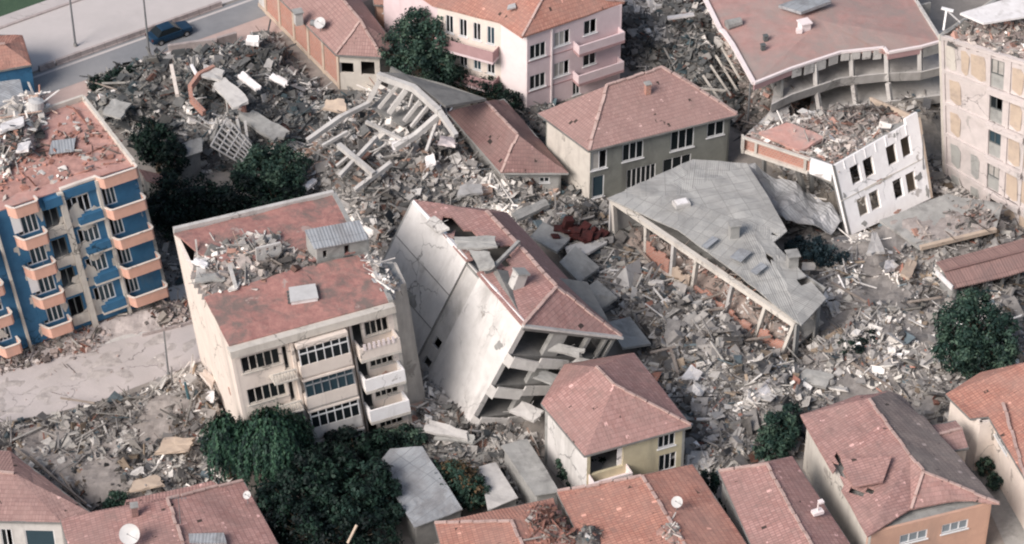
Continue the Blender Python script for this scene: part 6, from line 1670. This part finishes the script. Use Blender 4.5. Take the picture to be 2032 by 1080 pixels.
rp = plank
items = [
 ('roof_slab', ((1505, 262), (1590, 300), (1640, 272), (1560, 240)), 6.5, .25, 'roof_salmon', 'broken reddish slab tilted on the left part of the white block roof', 'slab'),
 ('roof_slab', ((1080, 692), (1150, 708), (1162, 692), (1095, 678)), 6.9, .2, 'concrete', 'buckled slab hanging under the front eave of the leaning block', 'slab'),
 ('roof_slab', ((1058, 748), (1118, 768), (1136, 752), (1075, 734)), 4.9, .2, 'concrete', 'slab slipped across the middle floor opening of the leaning block', 'slab'),
 ('roof_slab', ((1132, 728), (1190, 738), (1204, 716), (1142, 708)), 5.6, .2, 'concrete_light', 'pale slab jutting between the leaning block and the yellow house roof', 'slab'),
 ('roof_slab', ((1010, 815), (1060, 838), (1082, 815), (1035, 795)), 1.9, .2, 'concrete_light', 'pale slab at the foot of the leaning block front', 'slab'),
 ('wall_slab', ((470, 150), (508, 180), (520, 172), (482, 140)), 3.6, .2, 'white_sheet', 'long white slab pointing down right in the upper left mound', 'slab'),
 ('wall_slab', ((534, 152), (566, 172), (572, 160), (540, 143)), 3.3, .2, 'white_sheet', 'small white slab to the right of the long one in the upper left mound', 'slab'),
 ('wall_slab', ((398, 150), (440, 160), (448, 140), (402, 126)), 4.2, .25, 'concrete_light', 'pale grey slab end at the top of the curved concrete strip', 'slab'),
 ('roof_slab', ((200, 225), (240, 235), (262, 205), (222, 196)), 2.4, .2, 'concrete', 'flat grey slab at the left tip of the upper left mound', 'slab'),
 ('roof_slab', ((420, 168), (462, 214), (498, 200), (446, 150)), 4.0, .25, 'concrete_light', 'curved pale concrete strip sliding down the upper left mound', 'slab'),
 ('roof_slab', ((470, 230), (545, 282), (580, 262), (500, 216)), 2.6, .3, 'concrete', 'large dusty grey slab at the right foot of the upper left mound', 'slab'),
 ('roof_slab', ((360, 300), (405, 288), (405, 275), (362, 284)), 2.2, .3, 'concrete', 'grey slab edge above the trees below the upper left mound', 'slab'),
 ('wall_slab', ((487, 82), (514, 84), (514, 70), (490, 70)), 3.2, .5, 'white_sheet', 'white box shaped lump beside the brick panelled house', 'slab'),
 ('wall_slab', ((640, 215), (690, 222), (684, 196), (646, 196)), 2.6, .25, 'tan_plaster', 'tan slab fragment in the shade below the brick panelled house', 'slab'),
 ('roof_slab', ((1010, 425), (1030, 436), (1095, 405), (1080, 393)), 1.6, .3, 'concrete', 'long grey slab on the ground above the leaning block ridge', 'slab'),
 ('wall_slab', ((1120, 490), (1135, 520), (1205, 482), (1200, 466)), 1.6, .2, 'concrete_light', 'pale triangular slab left of the first open bay', 'slab'),
 ('wall_slab', ((1350, 750), (1385, 752), (1395, 738), (1370, 722)), 1.9, .15, 'white_sheet', 'bright white crumpled sheet on the lower central rubble', 'sheet'),
 ('wall_slab', ((1718, 505), (1756, 500), (1740, 458), (1730, 462)), 2.6, .25, 'concrete_light', 'upright pointed pale slab under the tilted white wall', 'slab'),
 ('wall_slab', ((1755, 535), (1778, 532), (1775, 515), (1756, 518)), 1.6, .4, 'white_sheet', 'small white block below the pointed slab', 'block'),
 ('wall_slab', ((1785, 545), (1808, 552), (1820, 520), (1800, 510)), 1.8, .3, 'tan_plaster', 'tan rounded slab left of the brown shed', 'slab'),
 ('wall_slab', ((1500, 780), (1525, 795), (1570, 720), (1550, 715)), 1.9, .25, 'white_sheet', 'long pale slab sliding down from the end of the open bays', 'slab'),
 ('wall_slab', ((1640, 690), (1700, 700), (1710, 680), (1660, 660)), 1.7, .2, 'concrete', 'grey slab right of the sheet roof end', 'slab'),
 ('roof_slab', ((1555, 745), (1640, 770), (1660, 742), (1590, 728)), 1.4, .25, 'concrete', 'flat grey slab below the end of the open bays', 'slab'),
 ('roof_slab', ((305, 900), (375, 892), (388, 868), (322, 868)), 2.0, .25, 'tan_plaster', 'dusty pinkish slab in the lower left lot', 'slab'),
 ('wall_slab', ((395, 740), (420, 770), (428, 752), (408, 732)), 2.2, .3, 'cream', 'cream wall lump leaning at the left foot of the cream block', 'slab'),
 ('wall_slab', ((405, 788), (425, 796), (426, 776), (412, 774)), 2.0, .3, 'white_sheet', 'small white lump at the left foot of the cream block', 'block'),
 ('roof_slab', ((255, 975), (330, 962), (310, 940), (262, 955)), 1.8, .2, 'tan_plaster', 'tan slab just behind the bottom left pink roof', 'slab'),
 ('roof_slab', ((840, 855), (930, 872), (932, 856), (850, 832)), 1.9, .2, 'concrete_light', 'pale slab below the toe of the leaning side wall', 'slab'),
 ('roof_slab', ((860, 870), (940, 880), (945, 862), (870, 850)), 1.4, .2, 'concrete', 'second grey slab under the pale one at the toe of the leaning wall', 'slab'),
 ('wall_slab', ((1480, 268), (1560, 240), (1570, 205), (1530, 215)), 3.2, .2, 'concrete_light', 'pale slab tipped against the left end of the sagging floors', 'slab'),
 ('wall_slab', ((1325, 38), (1378, 30), (1376, 24), (1324, 32)), 2.9, .15, 'white_sheet', 'thin white plank on the dark debris near the top edge', 'plank'),
 ('wall_slab', ((780, 300), (815, 285), (805, 270), (775, 282)), 4.1, .2, 'white_sheet', 'white slab on the rubble just below the frame beam', 'slab'),
 ('wall_slab', ((846, 330), (866, 322), (860, 304), (842, 312)), 3.6, .25, 'white_sheet', 'bright white block in the middle of the pale mound', 'block'),
 ('wall_slab', ((868, 285), (905, 290), (900, 272), (872, 268)), 3.7, .2, 'pink_pale', 'pinkish slab beside the low end of the frame beam', 'slab'),
 ('wall_slab', ((600, 368), (622, 352), (632, 358), (610, 374)), 2.0, .25, 'white_sheet', 'small white slab at the left foot of the pale mound', 'slab'),
 ('wall_slab', ((905, 390), (960, 382), (958, 364), (910, 368)), 2.3, .2, 'concrete_light', 'pale slab at the lower right of the pale mound', 'slab'),
]
for it in items:
    n_, q_, z_, t_, m_, l_, c_ = it; ng = len(q_); dz = tuple(.35 * math.sin(q_[0][0] * .37 + k * 1.7) for k in range(ng))
    plank(n_, q_, z_, t_, m_, l_, c_, dz=dz)
piece('timber', (175, 160, .6), (232, 178, 2.0), .1, .1, 'timber', 'thin pale pole sticking out over the dark bush at the left tip of the mound', 'timber')
piece('fallen_beam', (340, 130, 3.2), (352, 190, 3.0), .3, .3, 'cream', 'cream post standing in the upper left mound', 'beam')
piece('fallen_beam', (395, 158, 3.8), (380, 130, 3.6), .25, .25, 'white_paint', 'short white beam near the cream post', 'beam')
# arched red strip (a broken curved wall)
mb = MB(); pts = [P(a, b_, z_) for a, b_, z_ in ((425, 135, 4.2), (395, 150, 4.2), (377, 175, 3.9), (380, 198, 3.5), (405, 225, 3.0))]
for a, b_ in zip(pts[:-1], pts[1:]): mb.beam(a, b_, .35, .6)
single('curved_wall', mb, 'brick', 'curved strip of red brick wall arching over the upper left mound', 'wall')
# window grille lying on its side
mb = MB(); g = [P(418, 290, 3.0), P(478, 325, 1.5), P(500, 290, 2.0), P(450, 235, 3.6)]
for k in range(5):
    mb.beam(g[0].lerp(g[1], k / 4), g[3].lerp(g[2], k / 4), .12, .1)
for k in range(7): mb.beam(g[0].lerp(g[3], k / 6) + Vector((0, 0, .03)), g[1].lerp(g[2], k / 6) + Vector((0, 0, .03)), .12, .1)
single('window_grille', mb, 'concrete_light', 'pale lattice of concrete bars lying beside the trees at the upper left', 'grille')
for i, (a, b_, lab) in enumerate((((470, 236, 3.4), (482, 290, 1.6), 'left of two pale bars to the right of the lattice'), ((486, 240, 3.2), (492, 286, 1.8), 'right of two pale bars to the right of the lattice'))):
    piece('fallen_beam', a, b_, .22, .2, 'concrete_light', lab, 'beam')
# pinkish low wall along the road
mb = MB()
for (a, b_) in (((335, 108), (380, 101)), ((380, 101), (430, 95)), ((432, 93), (470, 82))):
    p, q = P(*a), P(*b_); mb.beam(p + Vector((0, 0, .5)), q + Vector((0, 0, .5)), .3, 1.0)
single('boundary_wall', mb, 'kerb', 'low brownish boundary wall along the road edge below the dark car', 'wall')
# collapsed little shed among the upper left trees
shed(((350, 318), (402, 300), (400, 272), (352, 288)), (2.6, 2.8, 3.2, 3.0), 'half crushed grey shed between the trees at the upper left', 'concrete', 71, 'concrete')
shed(((290, 360), (360, 376), (345, 352), (275, 335)), (2.2, 2.0, 2.0, 2.2), 'narrow shed with a dull pink roof right of the blue block', 'tile_dark', 72, 'concrete_dark')
# red carpets and rags in the middle
mb = MB(); c = P(1148, 470, 1.3)
rng = np.random.default_rng(5)
for k in range(26):
    p = c + Vector((rng.uniform(-2, 2), rng.uniform(-.9, .9), rng.uniform(-.1, .5))); mb.box(p, (rng.uniform(.5, 1.3), rng.uniform(.4, 1.0), rng.uniform(.08, .3)), rng.uniform(0, 3), rng.uniform(-.4, .4), rng.uniform(-.4, .4))
mb.box(c + Vector((-.9, .9, .7)), (.7, .6, 1.2), .3, .2, .2)
single('cloth_pile', mb, 'fabric_red', 'dark red heap of carpets in the hollow left of the open bays', 'cloth pile')
mb = MB(); a, b_, c_ = P(1215, 560, 1.0), P(1250, 575, 1.0), P(1242, 528, 2.4); a2, b2, c2 = [v + Vector((1.2, 1.6, -.5)) for v in (a, b_, c_)]
mb.face([a, b_, c_]); mb.face([a, c_, c2, a2]); mb.face([b_, b2, c2, c_]); mb.face([a, a2, b2, b_]); mb.face([a2, c2, b2])
single('gable_fragment', mb, 'concrete_light', 'small pointed gable fragment in the rubble in front of the open bays', 'gable')
# timbers and boards strewn on the fields
wood = [((1440, 560, 1.6), (1500, 545, 1.9)), ((1380, 600, 1.9), (1432, 582, 2.0)), ((1370, 620, 1.8), (1440, 612, 1.9)), ((1462, 678, 2.2), (1530, 668, 2.0)), ((1330, 690, 1.9), (1345, 740, 1.7)),
        ((1290, 700, 1.8), (1340, 688, 2.0)), ((1255, 480, 1.8), (1290, 520, 1.5)), ((1690, 720, 1.6), (1770, 770, 1.2)), ((1800, 600, 1.5), (1868, 590, 1.6)), ((1650, 560, 1.5), (1720, 600, 1.4))]
txt = ['thin board below the third open bay', 'upper of three boards below the open bays', 'grey board crossing the rubble under the second open bay', 'board lying at the foot of the last open bays', 'short upright board in the lower central rubble',
       'board beside the tip of the leaning block roof', 'board in the rubble inside the first open bay', 'long board on the right rubble field below the grey slab', 'board at the left end of the brown shed', 'board in the shade below the white block']
for (a, b_), l_ in zip(wood, txt): piece('board', a, b_, .22, .08, 'timber', l_, 'board', 'boards strewn on the rubble')
wood = [((1395, 150, 2.6), (1432, 205, 2.0)), ((1410, 130, 2.6), (1450, 190, 2.2)), ((1420, 110, 3.0), (1462, 178, 2.2)), ((1380, 175, 2.2), (1440, 180, 2.6)), ((1432, 95, 3.4), (1470, 160, 2.4))]
for i, (a, b_) in enumerate(wood): piece('rafter', a, b_, .14, .16, 'cream_dull', ['lowest left of the loose rafters', 'second of the loose rafters from the left', 'middle one of the loose rafters', 'rafter lying across the lower ends of the loose rafters', 'rightmost and highest of the loose rafters'][i] + ' beside the broad pink roof', 'rafter', 'rafters spilled beside the broad pink roof')
wood = [((60, 905, 1.6), (150, 985, 1.4)), ((85, 930, 1.5), (172, 1000, 1.6)), ((120, 940, 1.7), (165, 1010, 1.3)), ((30, 890, 1.4), (100, 940, 1.5)), ((120, 790, .9), (188, 800, 1.2))]
for i, (a, b_) in enumerate(wood): piece('timber', a, b_, .12, .14, 'timber', ['longest timber lying over the bottom left tiled roof edge', 'timber next below the longest one at the bottom left', 'steep short timber at the bottom left', 'timber at the far left above the bottom left roof', 'thin timber at the edge of the pale street'][i], 'timber', 'timbers at the lower left')
mb = MB(); mb.path([P(1690, 490, 1.6), P(1672, 510, 1.5), P(1678, 540, 1.4), P(1700, 560, 1.3), P(1740, 572, 1.3)], .07, 6); single('bent_pipe', mb, 'concrete_light', 'pale bent pipe curling below the tilted white wall', 'pipe')
mb = MB(); mb.path([P(1545, 350, 3), P(1580, 372, 2.6), P(1605, 392, 2.3), P(1640, 396, 2.2)], .1, 6); single('bent_pipe', mb, 'cream_dull', 'long pale bent gutter hanging under the brick parapet of the white block', 'gutter')
mb = MB(); mb.beam(P(690, 1078, 3.4), P(708, 1042, 4.6), .18, .1); single('broken_pole', mb, 'tan_plaster', 'short tan pole tip rising among the dark trees at the bottom edge', 'pole')
0 and print('HEAP107', [ (min(p[0] for p in h[0]), max(p[0] for p in h[0]), min(p[1] for p in h[0]), max(p[1] for p in h[0]), float(h[3].max())) for h in HEAPS])
# ================================================================== vegetation
def tpx(name, blobs, n, label, cat='tree', base=None, **k):
    """blobs: (px, py, z, rx, ry, rz) crown lobes around a trunk standing on the ground"""
    cs = [P(b[0], b[1], b[2]) for b in blobs]
    m = sum(cs, Vector()) / len(cs); b0 = Vector((m.x, m.y, 0)) if base is None else P(*base)
    rel = [(c.x - b0.x, c.y - b0.y, c.z, b[3], b[4], b[5]) for c, b in zip(cs, blobs)]
    return tree(name, b0, rel, n, label, cat, **k)
DUST = 0
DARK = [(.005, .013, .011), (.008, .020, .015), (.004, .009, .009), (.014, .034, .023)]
MID = [(.020, .044, .034), (.034, .066, .048), (.055, .092, .064), (.011, .026, .022)]
WIL = [(.015, .040, .028), (.026, .064, .040), (.038, .084, .050), (.007, .019, .016)]
tpx('tree', [(1925, 650, 4.5, 2.8, 2.6, 2.8), (1975, 665, 4.2, 2.2, 2.2, 2.4), (1905, 690, 3.4, 2.2, 2.2, 2.0), (1950, 705, 2.8, 2.8, 2.4, 1.9), (1935, 612, 5.4, 1.7, 1.7, 1.7)], 15000, 'round green tree at the right between the brown shed and the orange roofed house', seed=3, cols=MID, size=.26)
tpx('tree', [(800, 90, 4.5, 2.6, 2.4, 2.6), (868, 85, 4.6, 2.5, 2.4, 2.6), (835, 60, 5.4, 2.2, 2.2, 2.2), (820, 130, 3.2, 2.7, 2.4, 2.2), (880, 125, 3.2, 2.0, 2.2, 2.0)], 15000, 'dense dark green tree between the brick house and the pink block', seed=4, cols=MID, size=.26)
tpx('bush', [(905, 165, 1.8, 1.9, 1.6, 1.5), (960, 175, 1.6, 1.8, 1.5, 1.3), (1010, 205, 1.4, 1.5, 1.4, 1.1), (870, 160, 2, 1.5, 1.5, 1.6)], 8000, 'low dark bushes below the dense tree along the pink block', 'bush', seed=5, cols=DARK, size=.24, trunk=.12)
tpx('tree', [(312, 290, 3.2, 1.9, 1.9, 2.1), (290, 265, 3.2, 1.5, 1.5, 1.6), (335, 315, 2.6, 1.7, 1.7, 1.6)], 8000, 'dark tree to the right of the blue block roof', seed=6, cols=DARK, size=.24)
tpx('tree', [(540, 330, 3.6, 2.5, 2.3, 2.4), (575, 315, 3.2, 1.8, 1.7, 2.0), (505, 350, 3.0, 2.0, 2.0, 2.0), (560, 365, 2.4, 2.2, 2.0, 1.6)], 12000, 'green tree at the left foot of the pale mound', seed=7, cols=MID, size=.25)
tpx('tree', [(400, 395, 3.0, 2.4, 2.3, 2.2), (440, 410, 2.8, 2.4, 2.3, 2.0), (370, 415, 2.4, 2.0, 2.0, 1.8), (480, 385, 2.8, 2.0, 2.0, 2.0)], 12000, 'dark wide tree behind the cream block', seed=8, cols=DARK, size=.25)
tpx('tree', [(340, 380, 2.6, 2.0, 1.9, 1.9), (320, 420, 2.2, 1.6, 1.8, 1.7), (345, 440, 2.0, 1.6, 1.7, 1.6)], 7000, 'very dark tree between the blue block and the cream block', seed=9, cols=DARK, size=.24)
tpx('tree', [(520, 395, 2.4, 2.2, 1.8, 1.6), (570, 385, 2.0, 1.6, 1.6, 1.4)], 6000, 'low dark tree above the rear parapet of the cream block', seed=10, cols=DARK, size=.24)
tpx('bush', [(200, 165, .8, 1.2, 1.0, .9), (235, 152, .8, 1.2, 1.0, .8), (262, 146, .7, .9, .9, .7)], 3500, 'dark green bush at the left tip of the upper left mound', 'bush', seed=11, cols=DARK, size=.2, trunk=.08)
# willow and the dark group at the bottom
def willow(px, py, z, r, h, n, label, seed, cols=MID):
    rng = np.random.default_rng(seed); c = P(px, py, z); b = Vector((c.x, c.y, 0)); root = empty('willow_tree', b, label, 'tree')
    pts = []; dr = []; tone = []
    ns = int(n / 26)
    for i in range(ns):
        a = rng.uniform(0, 2 * np.pi); rr = r * math.sqrt(rng.random()); lob = 1 + .18 * math.sin(a * 5 + seed)
        x, y = c.x + math.cos(a) * rr * lob, c.y + math.sin(a) * rr * lob; top = c.z + (1 - (rr / r) ** 2) * 1.8 + rng.normal() * .3
        L = h * rng.uniform(.45, 1.0); sw = rng.uniform(.0, .5); t_ = rng.integers(0, len(cols))
        for k in range(26):
            s = k / 26; pts.append((x + math.cos(a) * sw * math.sin(s * 1.6) + rng.normal() * .07, y + math.sin(a) * sw * math.sin(s * 1.6) + rng.normal() * .07, max(top - L * s, .1))); dr.append((math.cos(a), math.sin(a), .2)); tone.append(t_ if rng.random() < .75 else rng.integers(0, len(cols)))
    leaves('crown', np.array(pts), np.array(dr), .24, cols, rng, parent=root, droop=1.0, bias=np.array(tone))
    mb = MB(); mb.tube(b, b + Vector((.1, 0, z * .6)), .3, .22, 8)
    for k in range(7):
        a = k * .9; mb.tube(b + Vector((.1, 0, z * .55)), c + Vector((math.cos(a) * r * .55, math.sin(a) * r * .55, .6)), .14, .05, 6)
    mb.build('trunk', 'bark', root); return root
willow(450, 868, 4.4, 1.7, 3.2, 9000, 'narrow drooping willow at the left below the cream block', 12, WIL)
willow(540, 858, 5.2, 2.6, 4.4, 20000, 'tall drooping willow in front of the cream block', 13, WIL)
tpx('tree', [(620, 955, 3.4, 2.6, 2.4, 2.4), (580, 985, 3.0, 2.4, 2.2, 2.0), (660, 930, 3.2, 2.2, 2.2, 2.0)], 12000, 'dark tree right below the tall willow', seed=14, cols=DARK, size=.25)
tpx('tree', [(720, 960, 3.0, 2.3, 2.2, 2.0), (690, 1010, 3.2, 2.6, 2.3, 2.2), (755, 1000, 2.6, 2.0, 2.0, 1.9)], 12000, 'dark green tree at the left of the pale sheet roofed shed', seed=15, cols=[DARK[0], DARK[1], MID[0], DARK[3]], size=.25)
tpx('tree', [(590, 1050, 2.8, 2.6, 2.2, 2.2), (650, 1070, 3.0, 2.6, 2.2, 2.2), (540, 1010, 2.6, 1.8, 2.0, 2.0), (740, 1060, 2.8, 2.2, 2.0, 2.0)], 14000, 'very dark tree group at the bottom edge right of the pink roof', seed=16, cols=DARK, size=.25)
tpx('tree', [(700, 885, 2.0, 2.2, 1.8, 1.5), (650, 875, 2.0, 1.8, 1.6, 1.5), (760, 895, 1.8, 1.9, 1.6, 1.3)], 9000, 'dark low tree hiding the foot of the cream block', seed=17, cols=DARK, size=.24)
tpx('bush', [(810, 868, 1.3, 1.5, 1.3, 1.0), (770, 875, 1.3, 1.3, 1.2, 1.0)], 4500, 'green bush at the right foot of the cream block', 'bush', seed=18, cols=MID, size=.2, trunk=.08)
tpx('bush', [(905, 955, 2.4, 1.9, 1.7, 1.5), (935, 975, 2.0, 1.4, 1.4, 1.3), (885, 935, 2.0, 1.2, 1.2, 1.2)], 6500, 'green bush with brownish top between the pale shed and the grey shed', 'bush', seed=19, cols=[MID[0], (.10, .065, .035), DARK[3], MID[1]], size=.22, trunk=.1)
tpx('bush', [(1125, 925, 1.4, .9, 1.1, 1.0), (1142, 945, 1.2, .8, .9, .9)], 2600, 'small green bush against the side wall of the yellow house', 'bush', seed=20, cols=MID, size=.2, trunk=.06)
tpx('bush', [(1548, 855, 1.9, 1.6, 1.5, 1.6), (1530, 885, 1.5, 1.5, 1.4, 1.2), (1572, 830, 1.8, 1.1, 1.1, 1.3)], 7000, 'green bushy tree left of the caved in roof', 'bush', seed=21, cols=MID, size=.22, trunk=.1)
tpx('bush', [(1405, 965, 1.4, .9, 1.2, 1.2), (1440, 1010, 1.2, .8, 1.2, 1.0)], 3500, 'dark bush in the gap left of the long pink roof', 'bush', seed=22, cols=DARK, size=.2, trunk=.06)
tpx('bush', [(232, 992, 1.2, .9, .7, .8), (222, 1004, 1.0, .7, .6, .6)], 1800, 'small green bush behind the bottom left pink roof', 'bush', seed=23, cols=MID, size=.18, trunk=.05)
tpx('bush', [(1190, 930, 2.2, .9, .6, 1.2), (1265, 915, 1.8, .9, .7, 1.0)], 2600, 'dark leafy plants on the balcony side of the yellow house', 'bush', seed=24, cols=DARK, size=.18, trunk=.05)
tpx('bush', [(1955, 925, .9, .8, .8, .8), (1975, 955, .7, .7, .8, .6)], 2000, 'small green bush in the alley at the lower right', 'bush', seed=25, cols=MID, size=.18, trunk=.05)
tpx('bush', [(1690, 690, 1.3, 1.6, 1.4, 1.0), (1725, 675, 1.2, 1.0, 1.0, .8)], 3500, 'dark shrub in the rubble right of the sheet roof end', 'bush', seed=26, cols=DARK, size=.2, trunk=.05)
tpx('bush', [(1600, 490, 1.6, 1.8, 1.2, 1.1), (1650, 510, 1.4, 1.6, 1.2, .9)], 4500, 'bluish dark shrub between the sheet roof and the white block', 'bush', seed=27, cols=[(.010, .022, .028), (.018, .034, .042), (.03, .05, .055)], size=.2, trunk=.05)
